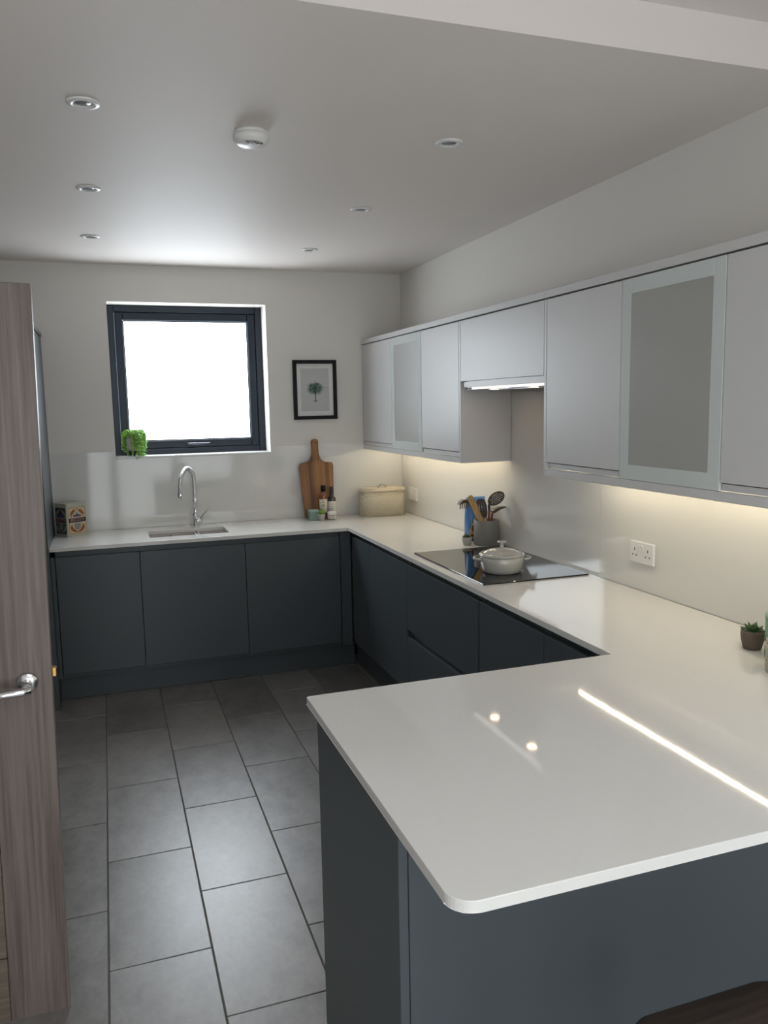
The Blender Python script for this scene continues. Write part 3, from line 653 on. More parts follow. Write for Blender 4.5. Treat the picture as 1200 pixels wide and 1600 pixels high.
for n_, (a, L_) in enumerate(((92, .060), (62, .058), (34, .066), (8, .064), (-20, .062), (-46, .062), (120, .058), (148, .062), (174, .070), (200, .066), (226, .064), (252, .05), (-72, .05), (78, .030), (140, .030), (20, .032), (190, .032), (-30, .03), (230, .03))):
    a = math.radians(a); h_ = (0.40 if n_ % 2 else 0.20) if L_ > 0.04 else 0.1
    hx_, hz_ = cx + math.cos(a) * L_ * h_, cz + math.sin(a) * L_ * h_ * 0.85
    nx, nz = -math.sin(a) * 0.0010, math.cos(a) * 0.0010; k += 1; y = -0.0131 - 0.000004 * k
    flat(bk, [(cx - nx, cz - nz), (cx + nx, cz + nz), (hx_ + nx, hz_ + nz), (hx_ - nx, hz_ - nz)], y)
    for j in range(-3, 4):
        b_ = a + j * 0.33 + rp.uniform(-.08, .08); ln = L_ * (1 - h_) * rp.uniform(0.86, 1.06) * (1 - abs(j) * 0.07); w = 0.0018
        tipx, tipz = hx_ + math.cos(b_) * ln, hz_ + math.sin(b_) * ln - 0.004
        nx, nz = -math.sin(b_) * w, math.cos(b_) * w
        k += 1; y = -0.0131 - 0.000004 * k
        mx_, mz_ = hx_ + math.cos(b_) * ln * 0.45, hz_ + math.sin(b_) * ln * 0.45
        flat(bk if (n_ * 3 + j) % 4 == 0 else bm, [(hx_, hz_), (mx_ + nx, mz_ + nz), (tipx, tipz), (mx_ - nx, mz_ - nz)], y)
stuff(obj('palm_fronds', bm, M['palm'], pt_)); stuff(obj('palm_dark_parts', bk, M['palm2'], pt_))  # green leaflets; trunk, stems and other leaflets in dark print

# ------------------------------------------------------------------ leaves and plants
def leaf_mesh(name, L_, w, th, m, curl=0.3):
    bm = bmesh.new(); n = 6; rows = []
    for i in range(n + 1):
        a = i / n; ww = w * math.sin(PI * min(1, 0.12 + 0.88 * a) ** 0.8) if i < n else 0.0
        x = L_ * a; z = curl * L_ * a * a
        if i == n: rows.append([bm.verts.new((x, 0, z))])
        else:
            ww = max(ww, w * 0.25); tt = th * (1 - 0.75 * a)
            rows.append([bm.verts.new((x, -ww / 2, z + tt * 0.4)), bm.verts.new((x, 0, z + tt * 0.15)), bm.verts.new((x, ww / 2, z + tt * 0.4)), bm.verts.new((x, 0, z - tt))])
    for A, Bq in zip(rows, rows[1:]):
        for k in range(4):
            if len(Bq) == 1: f = bm.faces.new((A[k], A[(k + 1) % 4], Bq[0]))
            else: f = bm.faces.new((A[k], A[(k + 1) % 4], Bq[(k + 1) % 4], Bq[k]))
            f.smooth = True
    bm.faces.new(rows[0]); bmesh.ops.recalc_face_normals(bm, faces=bm.faces[:])
    me = bpy.data.meshes.new(name); bm.to_mesh(me); bm.free(); me.materials.append(m); return me
def succulent(label, x, y, r, h, potm, leafm, spiky=False, rings=((0, 3, 58), (1, 5, 30), (2, 6, 6))):
    t = thing('potted_succulent', label, 'succulent', (x, y, ZW), 'small potted succulents')
    obj('pot', LA([(0.0, 0.0), (r * 0.72, 0.0), (r * 0.80, h * 0.10), (r * 0.95, h * 0.5), (r, h * 0.82), (r * 0.985, h), (r * 0.90, h), (r * 0.87, h * 0.85), (0.0, h * 0.85)], (x, y, ZW + 0.0004), 28), potm, t)
    obj('soil', LA([(0.0, h * 0.93), (r * 0.6, h * 0.92), (r * 0.875, h * 0.87)], (x, y, ZW + 0.0004), 20), M['soil'], t)
    me = leaf_mesh('leaf', r * (0.98 if not spiky else 1.25), r * (0.80 if not spiky else 0.30), r * 0.20, leafm, 0.18 if not spiky else 0.1)
    for ri, n, el in rings:
        for k in range(n):
            a = 2 * PI * (k + 0.5 * ri) / n + random.uniform(-0.12, 0.12)
            o = bpy.data.objects.new('leaf', me); C.objects.link(o); o.parent = t
            o.location = (0.12 * r * math.cos(a), 0.12 * r * math.sin(a), h * 0.93 + 0.05 * r * (2 - ri))
            o.rotation_euler = (random.uniform(-0.1, 0.1), -math.radians(el + random.uniform(-6, 6)), a); sc = 0.8 + 0.12 * ri; o.scale = (sc, sc, sc)
    return t
succulent('small dark green succulent in a brown pot at the right edge of the peninsula', -0.170, -3.437, 0.034, 0.057, M['brownpot'], M['darkgreen'])
succulent('tiny dark succulent in a grey pot beside the utensil jar', -0.185, -1.455, 0.026, 0.042, M['concrete'], M['darkgreen'])
succulent('tiny bright green spiky succulent in a pale pot before the chopping board', -0.655, -0.205, 0.0275, 0.043, M['concrete'], M['lime'], True, ((0, 5, 75), (1, 7, 52), (2, 8, 28)))

# trailing plant on the window sill
wx, wy, wz = -1.795, 0.075, WZ0 + 0.0122
t = thing('trailing_plant', 'bright green trailing plant in a grey pot on the window sill', 'plant', (wx, wy, wz))
zb = 0.034
obj('pot', LA([(0.0, zb), (0.040, zb), (0.046, zb + 0.02), (0.049, zb + 0.10), (0.045, zb + 0.10), (0.044, zb + 0.088), (0.0, zb + 0.088)], (wx, wy, wz), 32), M['concrete'], t)
for k in range(3):
    a = 2 * PI * k / 3 + 0.5
    obj('foot', T([(wx + 0.030 * math.cos(a), wy + 0.030 * math.sin(a), wz + 0.0004), (wx + 0.033 * math.cos(a), wy + 0.033 * math.sin(a), wz + zb + 0.001)], 0.005, 8), M['navy'], t)
obj('soil', LA([(0.0, zb + 0.094), (0.0435, zb + 0.0885)], (wx, wy, wz), 20), M['soil'], t)
bm = bmesh.new(); bs = bmesh.new()
def leaflet(p, d, up, L_, w):
    d = d.normalized(); s_ = d.cross(up)
    if s_.length < 1e-3: s_ = Vector((1, 0, 0))
    s_.normalize(); u_ = s_.cross(d)
    v = [bm.verts.new(p), bm.verts.new(p + d * L_ * 0.5 + s_ * w / 2), bm.verts.new(p + d * L_ + u_ * -0.002), bm.verts.new(p + d * L_ * 0.5 - s_ * w / 2), bm.verts.new(p + d * L_ * 0.45 + u_ * 0.0025), bm.verts.new(p + d * L_ * 0.45 - u_ * 0.001)]
    for a, b in ((0, 1), (1, 2), (2, 3), (3, 0)):
        bm.faces.new((v[a], v[b], v[4])); bm.faces.new((v[b], v[a], v[5]))
rnd = random.Random(5)
for k in range(110):
    a = rnd.uniform(0, 2 * PI) if k < 66 else rnd.uniform(-1.55, 0.7)
    ymax = 0.14 - wy
    out_ = rnd.uniform(0.045, 0.078) if math.cos(a) > -0.2 else rnd.uniform(0.040, 0.066); drop = rnd.choice([0.02, 0.05, 0.075, 0.105, 0.125]) * rnd.uniform(0.75, 1.1)
    if math.cos(a) > 0.3 and math.sin(a) < 0.4: drop *= 1.1
    if k > 103: a = rnd.uniform(-1.75, -1.1); out_ = rnd.uniform(0.094, 0.100); drop = rnd.uniform(0.13, 0.155)
    front_gap = (-2.6 < (a - 2 * PI if a > PI else a) < -1.75)
    if front_gap: drop *= 0.25
    r0 = rnd.uniform(0.0, 0.03); rise = rnd.uniform(0.012, 0.035); pts = []
    for i in range(11):
        q = i / 10
        rr = r0 + (out_ - r0) * min(1, q * 1.9); z = zb + 0.095 + rise * math.sin(min(1, q * 1.9) * PI * 0.75) - drop * max(0, (q - 0.42) / 0.58) ** 1.0
        yy = min(wy + rr * math.sin(a), 0.138)
        pts.append(Vector((wx + rr * math.cos(a) + rnd.uniform(-.0015, .0015), yy, wz + max(z, 0.006 if yy > -0.016 else -0.03))))
    tube(bs, pts, 0.0010, 5)
    for i in range(2, 11):
        for q in range(4):
            d = Vector((rnd.uniform(-1, 1), rnd.uniform(-1, 1) * 0.8, rnd.uniform(-0.8, 0.6)))
            if pts[i].y > 0.12: d.y = -abs(d.y)
            leaflet(pts[i], d, Vector((rnd.uniform(-.5, .5), rnd.uniform(-.5, .5), 1)), rnd.uniform(0.009, 0.016), rnd.uniform(0.007, 0.011))
stuff(obj('foliage', bm, M['green'], t)); stuff(obj('stems', bs, M['lime'], t))

# ------------------------------------------------------------------ things at the back corner
# chopping board leaning on the splashback
bt = tag(obj('chopping_board', B(0, 1, 0, 1, 0, 1), M['board']), 'wooden paddle chopping board leaning against the back splashback', 'chopping board')
bw = [(-0.098, 0.010), (-0.090, 0.0), (0.092, 0.0), (0.100, 0.010), (0.116, 0.345), (0.108, 0.366), (0.060, 0.374), (0.034, 0.390), (0.022, 0.425), (0.021, 0.470), (0.024, 0.512), (0.018, 0.526), (0.0, 0.531), (-0.018, 0.526), (-0.024, 0.512), (-0.021, 0.470), (-0.024, 0.425), (-0.040, 0.388), (-0.066, 0.374), (-0.106, 0.366), (-0.117, 0.345)]
bm = PR([(u, v) for u, v in bw], lambda u, v, t: (u, -0.018 * t, v), [ell(0.0, 0.500, 0.007, 0.007, 12)])
bm.normal_update()
es = [e for e in bm.edges if len(e.link_faces) == 2 and abs(e.link_faces[0].normal.dot(e.link_faces[1].normal)) < 0.3 and abs(e.verts[0].co.y - e.verts[1].co.y) < 1e-5]
bmesh.ops.bevel(bm, geom=es, offset=0.003, segments=2, profile=0.5, affect='EDGES')
bmesh.ops.recalc_face_normals(bm, faces=bm.faces[:])
bm.to_mesh(bt.data); bm.free(); bt.location = (-0.640, -0.088, ZW + 0.0006); bt.rotation_euler = (-0.150, 0.0, 0)
# teal box
t = thing('candle_box', 'small teal cardboard box at the foot of the chopping board', 'box', (-0.698, -0.175, ZW))
obj('box', B(-0.729, -0.668, -0.205, -0.145, ZW + 0.0004, ZW + 0.058, bev=0.001), M['teal'], t)
obj('lid', B(-0.7305, -0.6665, -0.2065, -0.1435, ZW + 0.058, ZW + 0.069, bev=0.001), M['tealedge'], t)
# bottles
ax, ay = -0.623, -0.150
t = thing('amber_bottle', 'amber glass bottle with black cap and cream label before the chopping board', 'bottle', (ax, ay, ZW))
obj('bottle', LA([(0.0, 0.0), (0.0235, 0.0), (0.0255, 0.004), (0.0255, 0.150), (0.024, 0.160), (0.016, 0.172), (0.0125, 0.178), (0.0125, 0.192), (0.0, 0.192)], (ax, ay, ZW + 0.0004), 28), M['amber'], t)
obj('cap', LA([(0.0130, 0.186), (0.0165, 0.186), (0.0165, 0.222), (0.015, 0.224), (0.0, 0.224), ], (ax, ay, ZW), 24), M['black'], t)
lb = obj('label', LA([(0.0257, 0.045), (0.0262, 0.045), (0.0262, 0.135), (0.0257, 0.135)], (ax, ay, ZW), 28), M['label'], t)
bm = bmesh.new()
for z, w in ((0.122, 0.006), (0.112, 0.012), (0.098, 0.010), (0.092, 0.014), (0.086, 0.012)):
    for q in range(6):
        a0 = -PI / 2 - 0.25 + (q - 3) * w / 0.0262 / 3; a1 = a0 + w / 0.0262 / 3.2
        r_ = 0.0264; bm.faces.new([bm.verts.new((ax + r_ * math.cos(a), ay + r_ * math.sin(a), ZW + zz_)) for a, zz_ in ((a0, z), (a1, z), (a1, z + 0.0025), (a0, z + 0.0025))])
stuff(obj('lettering', bm, M['ink'], lb))
ax, ay = -0.566, -0.150
t = thing('dark_bottle', 'dark slim-necked bottle with white label beside the amber bottle', 'bottle', (ax, ay, ZW))
obj('bottle', LA([(0.0, 0.0), (0.026, 0.0), (0.028, 0.004), (0.028, 0.128), (0.0255, 0.140), (0.016, 0.150), (0.0135, 0.160), (0.0125, 0.20), (0.0135, 0.202), (0.0135, 0.212), (0.0, 0.212)], (ax, ay, ZW + 0.0004), 28), M['darkglass'], t)
lb = obj('label', LA([(0.0282, 0.02), (0.0287, 0.02), (0.0287, 0.118), (0.0282, 0.118)], (ax, ay, ZW), 28), M['labelwhite'], t)
bm = bmesh.new()
for z, w in ((0.098, 0.016), (0.082, 0.012), (0.070, 0.016), (0.062, 0.010)):
    for q in range(6):
        a0 = -PI / 2 - 0.3 + (q - 3) * w / 0.0287 / 3; a1 = a0 + w / 0.0287 / 3.2; r_ = 0.0289
        bm.faces.new([bm.verts.new((ax + r_ * math.cos(a), ay + r_ * math.sin(a), ZW + zz_)) for a, zz_ in ((a0, z), (a1, z), (a1, z + 0.0022), (a0, z + 0.0022))])
stuff(obj('lettering', bm, M['ink'], lb))
ax, ay = -0.585, -0.215
t = thing('cream_jar', 'short white lidded jar in front of the dark bottle', 'jar', (ax, ay, ZW))
obj('jar', LA([(0.0, 0.0), (0.027, 0.0), (0.029, 0.003), (0.029, 0.036), (0.027, 0.039), (0.0, 0.039)], (ax, ay, ZW + 0.0004), 28), M['labelwhite'], t)
obj('lid', LA([(0.0, 0.0392), (0.0295, 0.0392), (0.0295, 0.053), (0.028, 0.055), (0.0, 0.055)], (ax, ay, ZW), 28), M['white'], t)
bm = bmesh.new()
for z, w, hh in ((0.029, 0.020, 0.0035), (0.021, 0.024, 0.002), (0.015, 0.022, 0.002), (0.004, 0.026, 0.0055)):
    for q in range(6):
        a0 = -PI / 2 - 0.25 + (q - 3) * w / 0.029 / 3; a1 = a0 + w / 0.029 / 3.05; r_ = 0.0292
        bm.faces.new([bm.verts.new((ax + r_ * math.cos(a), ay + r_ * math.sin(a), ZW + zz_)) for a, zz_ in ((a0, z), (a1, z), (a1, z + hh), (a0, z + hh))])
stuff(obj('lettering', bm, M['ink'], t))
# bread bin
bx, by = -0.210, -0.150
t = thing('bread_bin', 'oval cream embossed bread bin in the worktop corner', 'bread bin', (bx, by, ZW))
def stadium(hl, r, n=14): return arc(hl, 0, r, -PI / 2, PI / 2, n) + arc(-hl, 0, r, PI / 2, 1.5 * PI, n)
rz = math.radians(-4)
def st_map(z0, z1): return lambda u, v, t: (bx + u * math.cos(rz) - v * math.sin(rz), by + u * math.sin(rz) + v * math.cos(rz), ZW + (z1 if t else z0))
def smooth_sides(bm):
    for f in bm.faces:
        if abs(f.normal.z) < 0.5: f.smooth = True
    return bm
def stp(hl, r, z0, z1):
    bm = PR(stadium(hl, r), st_map(z0, z1)); bm.normal_update(); return smooth_sides(bm)
obj('body', stp(0.068, 0.088, 0.0004, 0.168), M['bin'], t)
lidb = obj('lid', stp(0.069, 0.0905, 0.1682, 0.186), M['binlid'], t)
obj('rim', stp(0.0675, 0.084, 0.186, 0.190), M['binlid'], lidb)
pts = [(bx - 0.032 + 0.064 * i / 10, by, ZW + 0.189 + 0.022 * math.sin(PI * i / 10)) for i in range(11)]
bm = bmesh.new()
for i in range(10):
    (xa, ya, za), (xb_, yb_, zb_) = pts[i], pts[i + 1]
    prism(bm, [(xa, za), (xb_, zb_), (xb_, zb_ + 0.003), (xa, za + 0.003)], lambda u, v, q: (u, by - 0.008 + 0.016 * q, v))
bmesh.ops.remove_doubles(bm, verts=bm.verts[:], dist=1e-5)
obj('handle', bm, M['strap'], lidb)

# ------------------------------------------------------------------ biscuit tin at the left end of the worktop
bt = thing('biscuit_tin', 'square cream biscuit tin with ornate label at the left end of the worktop', 'tin', (-2.210, -0.205, ZW)); bt.rotation_euler = (0, 0, math.radians(36))
TWX, TWY, TWZ = 0.136, 0.122, 0.186
# local frame: near corner at the origin, printed front along +x at y = 0 facing -y
def rbox(x0, x1, y0, y1, z0, z1, r): return PR(rrect(x0, x1, y0, y1, r), lambda u, v, t: (u, v, z1 if t else z0))
obj('body', rbox(0, TWX, 0, TWY, 0.0004, TWZ, 0.008), M['tin'], bt, local=True)
obj('lid', rbox(-0.0012, TWX + 0.0012, -0.0012, TWY + 0.0012, TWZ, TWZ + 0.012, 0.009), M['tin'], bt, local=True)
def text_mesh(s, size, m, name, parent, mapm):
    cu = bpy.data.curves.new(name, 'FONT'); cu.body = s; cu.size = size; cu.align_x = 'CENTER'; cu.align_y = 'CENTER'
    o = bpy.data.objects.new(name, cu); C.objects.link(o)
    d = bpy.context.evaluated_depsgraph_get(); me = bpy.data.meshes.new_from_object(o.evaluated_get(d)); bpy.data.objects.remove(o, do_unlink=True)
    for v in me.vertices: v.co = mapm(v.co.x, v.co.y)
    me.materials.clear(); me.materials.append(m)
    q = bpy.data.objects.new(name, me); C.objects.link(q); q.parent = parent; return q
def tin_face(W_, mp, dark=False):
    """mp(u, z, depth) maps the face's own coordinates (u 0..W_, depth outwards) to the tin's frame"""
    def flatp(name, pts, d, m, par):
        return obj(name, PR(pts, lambda u, v, t: mp(u, v, d + 0.0003 * t)), m, par, local=True)
    m_ = 0.012; z0, z1 = 0.016, TWZ - 0.014; uc = W_ / 2
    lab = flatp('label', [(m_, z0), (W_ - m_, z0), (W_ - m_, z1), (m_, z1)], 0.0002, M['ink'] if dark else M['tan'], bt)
    def rect(u0, u1, a, b): return [(u0, a), (u1, a), (u1, b), (u0, b)]
    def add(polys, d, m, name):
        bm = bmesh.new()
        for pl in polys: prism(bm, pl, lambda u, v, t: mp(u, v, d + 0.0003 * t))
        return obj(name, bm, m, lab, local=True)
    e = 0.0015
    add([rect(m_, W_ - m_, z0, z0 + e), rect(m_, W_ - m_, z1 - e, z1), rect(m_, m_ + e, z0, z1), rect(W_ - m_ - e, W_ - m_, z0, z1)], 0.0006, M['tinnavy'], 'border')
    orn = []
    for sg in (-1, 1):
        orn.append([(uc + sg * a, b) for a, b in ((0.008, z1 - 0.010), (0.028, z1 - 0.014), (0.044, z1 - 0.030), (0.048, z1 - 0.046), (0.034, z1 - 0.044), (0.026, z1 - 0.036), (0.014, z1 - 0.026))])
        orn.append([(uc + sg * a, b) for a, b in ((0.004, z0 + 0.008), (0.026, z0 + 0.009), (0.044, z0 + 0.022), (0.048, z0 + 0.040), (0.038, z0 + 0.056), (0.031, z0 + 0.038), (0.022, z0 + 0.026), (0.008, z0 + 0.020))])
        orn.append(rect(*sorted((uc + sg * 0.036, uc + sg * 0.041)), z1 - 0.064, z1 - 0.046))
    orn.append(ell(uc, z1 - 0.010, 0.004, 0.005, 10)); orn.append(ell(uc, z0 + 0.008, 0.004, 0.005, 10))
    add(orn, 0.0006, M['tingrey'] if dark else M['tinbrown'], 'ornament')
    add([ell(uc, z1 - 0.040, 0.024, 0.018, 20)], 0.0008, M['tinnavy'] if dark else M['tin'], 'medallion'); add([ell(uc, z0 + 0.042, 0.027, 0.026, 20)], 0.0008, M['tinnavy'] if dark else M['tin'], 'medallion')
    add([rect(uc - 0.026, uc + 0.026, z1 - 0.056, z1 - 0.044), [(uc - 0.008, z1 - 0.044), (uc + 0.008, z1 - 0.044), (uc, z1 - 0.030)]], 0.0012, M['tinblue'], 'scene')
    add([rect(uc - 0.022, uc + 0.022, z0 + 0.042, z0 + 0.060), ell(uc, z0 + 0.036, 0.021, 0.014, 16)], 0.0012, M['tingrey'], 'scene')
    zb_, zt_ = z0 + 0.066, z0 + 0.094
    add([rect(m_ - 0.002, W_ - m_ + 0.002, zb_, zt_)], 0.0016, M['tinnavy'], 'band')
    add([rect(m_ - 0.002, W_ - m_ + 0.002, zb_ - 0.003, zb_), rect(m_ - 0.002, W_ - m_ + 0.002, zt_, zt_ + 0.003)], 0.0016, M['label'], 'band_edge')
    text_mesh('BISCOTTI', 0.0255, M['tinpink'], 'lettering', lab, lambda a, b: Vector(mp(uc + a * 0.86, (zb_ + zt_) / 2 + b, 0.0022)))
tin_face(TWX, lambda u, z, d: (u, -d, z))
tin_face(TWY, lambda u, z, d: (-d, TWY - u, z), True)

# ------------------------------------------------------------------ utensil jar by the hob
jx, jy, jr, jh = -0.084, -1.480, 0.066, 0.132
t = thing('utensil_jar', 'grey stoneware jar of cooking utensils at the far end of the hob', 'jar', (jx, jy, ZW))
obj('jar', LA([(0.0, 0.0), (jr - 0.003, 0.0), (jr, 0.003), (jr, jh - 0.002), (jr - 0.002, jh), (jr - 0.006, jh), (jr - 0.007, jh - 0.003), (jr - 0.007, 0.008), (0.0, 0.008)], (jx, jy, ZW + 0.0004), 48), M['jar'], t)
GU = 'utensils in the grey jar'
def flat_ut(bm, ol, y, th, holes=()): prism(bm, ol, lambda u, v, q: (u, y + th * (q - 0.5), v), holes)
# wooden spatula
t = thing('wooden_spatula', 'pale wooden spatula leaning left in the grey jar', 'spatula', (-0.075, -1.500, ZW + 0.012), GU)
bm = bmesh.new(); flat_ut(bm, [(-0.086, ZW + 0.012), (-0.072, ZW + 0.012), (-0.120, 1.040), (-0.138, 1.085), (-0.152, 1.120), (-0.178, 1.168), (-0.188, 1.176), (-0.202, 1.172), (-0.207, 1.160), (-0.196, 1.135), (-0.172, 1.085), (-0.140, 1.035)], -1.512, 0.008, [ell(-0.172, 1.140, 0.004, 0.005, 10)])
obj('blade', bm, M['spoon'], t)
# slotted turner
t = thing('slotted_turner', 'brown slotted turner between the wooden spatula and the skimmer', 'turner', (-0.09, -1.49, ZW + 0.012), GU)
bm = bmesh.new(); sl = lambda c: [(c - 0.0022 + 0.008, 1.088), (c + 0.0022 + 0.008, 1.088), (c + 0.0022, 1.135), (c - 0.0022, 1.135)]
flat_ut(bm, [(-0.106, 1.045), (-0.094, 1.045), (-0.088, 1.075), (-0.092, 1.115), (-0.102, 1.142), (-0.122, 1.152), (-0.146, 1.150), (-0.156, 1.132), (-0.148, 1.095), (-0.126, 1.065)], -1.500, 0.004, [sl(-0.110), sl(-0.124), sl(-0.138)])
obj('blade', bm, M['brown'], t)
obj('shaft', T([(-0.082, -1.495, ZW + 0.012), (-0.100, -1.500, 1.050)], 0.0055, 10), M['spoon'], t)
# skimmer, leaning out of the jar towards the room
t = thing('skimmer', 'brown perforated skimmer standing tallest in the grey jar', 'skimmer', (-0.062, -1.500, ZW + 0.012), GU)
bm = bmesh.new(); rot = math.radians(26); cx, cz = -0.0725, 1.1575; hol = []
for i in range(-3, 4):
    for j in range(-2, 3):
        u, v = i * 0.0122 + (0.006 if j % 2 else 0), j * 0.0104
        if (u / 0.042) ** 2 + (v / 0.025) ** 2 < 1: hol.append(ell(cx + u * math.cos(rot) - v * math.sin(rot), cz + u * math.sin(rot) + v * math.cos(rot), 0.0034, 0.0030, 8))
flat_ut(bm, ell(cx, cz, 0.051, 0.033, 28, rot), -1.572, 0.004, hol)
obj('disc', bm, M['brown'], t)
obj('neck', T([(-0.105, -1.558, 1.094), (-0.1125, -1.568, 1.120), (-0.108, -1.5725, 1.146)], [0.006, 0.0075, 0.006], 10), M['brown'], t)
obj('handle', T([(-0.062, -1.500, ZW + 0.012), (-0.095, -1.530, 1.040), (-0.105, -1.557, 1.096)], [0.005, 0.0065, 0.0065], 10), M['red'], t)
# ladle spoon
t = thing('serving_spoon', 'grey brown serving spoon tipped to the right in the grey jar', 'spoon', (-0.060, -1.470, ZW + 0.012), GU)
bm = bmesh.new()
prof = [(-0.062, 1.083), (-0.045, 1.096), (-0.020, 1.103), (0.012, 1.104), (0.020, 1.101), (0.008, 1.097), (-0.018, 1.090), (-0.040, 1.078), (-0.055, 1.072)]
prof = [(-1.965 + (x + 1.965) * 0.9850, 1.6505 + (z - 1.6505) * 0.9850) for x, z in prof]
prism(bm, prof, lambda u, v, q: (u, -1.556 + 0.034 * (q - 0.5), v))
obj('bowl', bm, M['brown'], t)
obj('handle', T([(-0.045, -1.462, ZW + 0.012), (-0.073, -1.520, 1.035), (-0.084, -1.555, 1.090)], [0.005, 0.0065, 0.006], 10), M['red'], t)
# pasta server
t = thing('pasta_server', 'dark brown toothed pasta server hooked over the left of the grey jar', 'pasta server', (-0.10, -1.46, ZW + 0.012), GU)
obj('shaft', T([(-0.076, -1.462, ZW + 0.012), (-0.120, -1.462, 1.040), (-0.160, -1.462, 1.108), (-0.180, -1.462, 1.130)], [0.005, 0.006, 0.006, 0.007], 10), M['brown'], t)
bm = bmesh.new(); flat_ut(bm, [(-0.176, 1.120), (-0.172, 1.138), (-0.190, 1.148), (-0.212, 1.148), (-0.228, 1.138), (-0.236, 1.122), (-0.226, 1.126), (-0.205, 1.130), (-0.188, 1.126)], -1.462, 0.034)
obj('head', bm, M['brown'], t)
for k in range(5): obj('tooth', T([(-0.184 - k * 0.0115, -1.474, 1.128 - 0.001 * k), (-0.188 - k * 0.0115, -1.480, 1.112 - 0.001 * k), (-0.192 - k * 0.0110, -1.482, 1.104 - 0.001 * k)], [0.0035, 0.0030, 0.0018], 7), M['brown'], t)
# food bag behind the jar
t = thing('food_bag', 'blue and tan food bag standing behind the utensil jar', 'bag', (-0.082, -1.345, ZW))
bm = bmesh.new(); rows = []
for z, hw, hd_ in ((0.0004, 0.050, 0.026), (0.02, 0.056, 0.030), (0.10, 0.056, 0.030), (0.17, 0.055, 0.022), (0.215, 0.055, 0.008), (0.240, 0.056, 0.0015)):
    rows.append([bm.verts.new((-0.082 + sxx * hw, -1.345 + syy * hd_, ZW + z)) for sxx, syy in ((-1, -0.8), (-0.95, -1), (0.95, -1), (1, -0.8), (1, 0.8), (0.95, 1), (-0.95, 1), (-1, 0.8))])
for A, Bq in zip(rows, rows[1:]):
    for k in range(8): bm.faces.new((A[k], A[(k + 1) % 8], Bq[(k + 1) % 8], Bq[k])).smooth = True
bm.faces.new(rows[0]); bm.faces.new(rows[-1])
obj('bag', bm, M['bag'], t)
obj('picture_panel', PR([(-0.1345, 0.021), (-0.031, 0.021), (-0.031, 0.110), (-0.075, 0.137), (-0.100, 0.128), (-0.117, 0.098), (-0.1345, 0.060)], lambda u, v, q: (u, -1.3762 + (0.0005 if q else 0) + max(0, v - 0.10) * 0.115, ZW + v)), M['bagtan'], t)
obj('picture', PR(ell(-0.109, 0.072, 0.013, 0.018, 16), lambda u, v, q: (u, -1.3768 + 0.0005 * q, ZW + v)), M['bagbrown'], t)
obj('picture', PR(ell(-0.118, 0.034, 0.011, 0.009, 14), lambda u, v, q: (u, -1.3768 + 0.0005 * q, ZW + v)), M['bagbrown'], t)
obj('crest', PR(ell(-0.070, 0.185, 0.022, 0.012, 18), lambda u, v, q: (u, -1.3645 + 0.0006 * q + (v - 0.185) * 0.35, ZW + v)), M['bagwhite'], t)

# ------------------------------------------------------------------ things at the right end of the peninsula
cx, cy = -0.252, -3.633
t = thing('cream_canister', 'cream spotted canister with tan lid at the extreme right edge', 'canister', (cx, cy, ZW))
obj('jar', LA([(0.0, 0.0), (0.042, 0.0), (0.044, 0.003), (0.045, 0.060), (0.049, 0.062), (0.049, 0.076), (0.047, 0.078), (0.0, 0.078)], (cx, cy, ZW + 0.0004), 36), M['canister'], t)
obj('lid', LA([(0.0, 0.0785), (0.044, 0.0785), (0.044, 0.090), (0.036, 0.100), (0.0, 0.103)], (cx, cy, ZW), 36), M['cork'], t)
bm = bmesh.new()
for k in range(14):
    a = 2 * PI * k / 14 + 0.2
    for z in (0.016, 0.034):
        c = Vector((cx + 0.0440 * math.cos(a + z * 9), cy + 0.0440 * math.sin(a + z * 9), ZW + z)); bmesh.ops.create_icosphere(bm, subdivisions=1, radius=0.0022, matrix=Matrix.Translation(c))
stuff(obj('spots', bm, M['soil'], t))
cx, cy = -0.160, -3.532
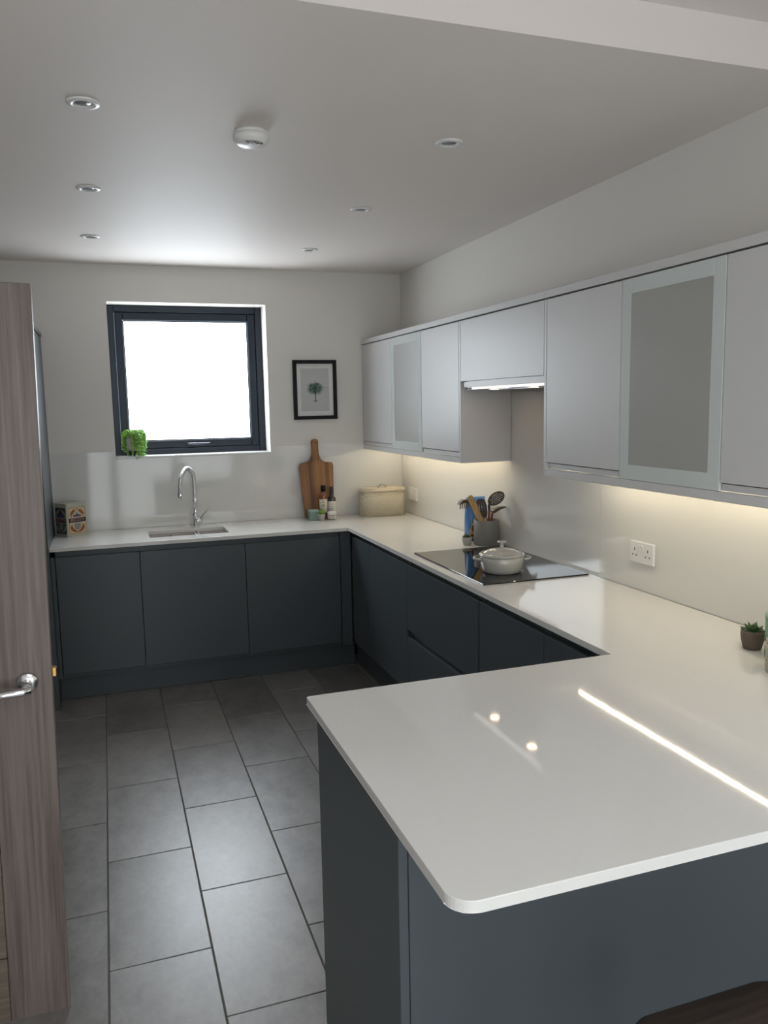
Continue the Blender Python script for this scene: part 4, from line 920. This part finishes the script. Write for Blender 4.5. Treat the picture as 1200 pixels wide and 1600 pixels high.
t = thing('green_tin', 'mottled green tin behind the cream canister at the right edge', 'tin', (cx, cy, ZW))
obj('body', LA([(0.0, 0.0), (0.040, 0.0), (0.042, 0.003), (0.042, 0.112), (0.0, 0.112)], (cx, cy, ZW + 0.0004), 36), M['greenpack'], t)
obj('lid', LA([(0.0, 0.1125), (0.043, 0.1125), (0.043, 0.126), (0.040, 0.129), (0.0, 0.129)], (cx, cy, ZW), 36), M['tealedge'], t)

# ------------------------------------------------------------------ stool
cx, cy, zs = -1.085, -4.455, 0.655
t = thing('bar_stool', 'dark wooden bar stool pushed up to the peninsula, only its seat showing', 'stool', (cx, cy, 0))
bm = bmesh.new(); ring = rrect(-0.165, 0.165, -0.155, 0.160, 0.065, 8); N_ = len(ring); lay = []
for sc, z in ((0.93, -0.032), (0.985, -0.026), (1.0, -0.014), (0.985, -0.002), (0.94, 0.003), (0.6, -0.001), (0.2, -0.004)):
    lay.append([bm.verts.new((cx + u * sc, cy + v * sc, zs + z + 0.012 * (u * sc / 0.165) ** 2 * (1 if z > -0.01 else 0))) for u, v in ring])
for A, Bq in zip(lay, lay[1:]):
    for k in range(N_): bm.faces.new((A[k], A[(k + 1) % N_], Bq[(k + 1) % N_], Bq[k])).smooth = True
bm.faces.new(list(reversed(lay[0]))); bm.faces.new(lay[-1])
obj('seat', bm, M['stool'], t)
for sx_, sy_ in ((-1, -1), (1, -1), (-1, 1), (1, 1)):
    obj('leg', T([(cx + sx_ * 0.155, cy + sy_ * 0.145, 0.001), (cx + sx_ * 0.115, cy + sy_ * 0.105, zs - 0.030)], [0.014, 0.017], 12), M['stool'], t)
for sy_ in (-1, 1): obj('stretcher', T([(cx - 0.140, cy + sy_ * 0.130, 0.24), (cx + 0.140, cy + sy_ * 0.130, 0.24)], 0.009, 10), M['stool'], t)
for sx_ in (-1, 1): obj('stretcher', T([(cx + sx_ * 0.135, cy - 0.125, 0.32), (cx + sx_ * 0.135, cy + 0.125, 0.32)], 0.009, 10), M['stool'], t)
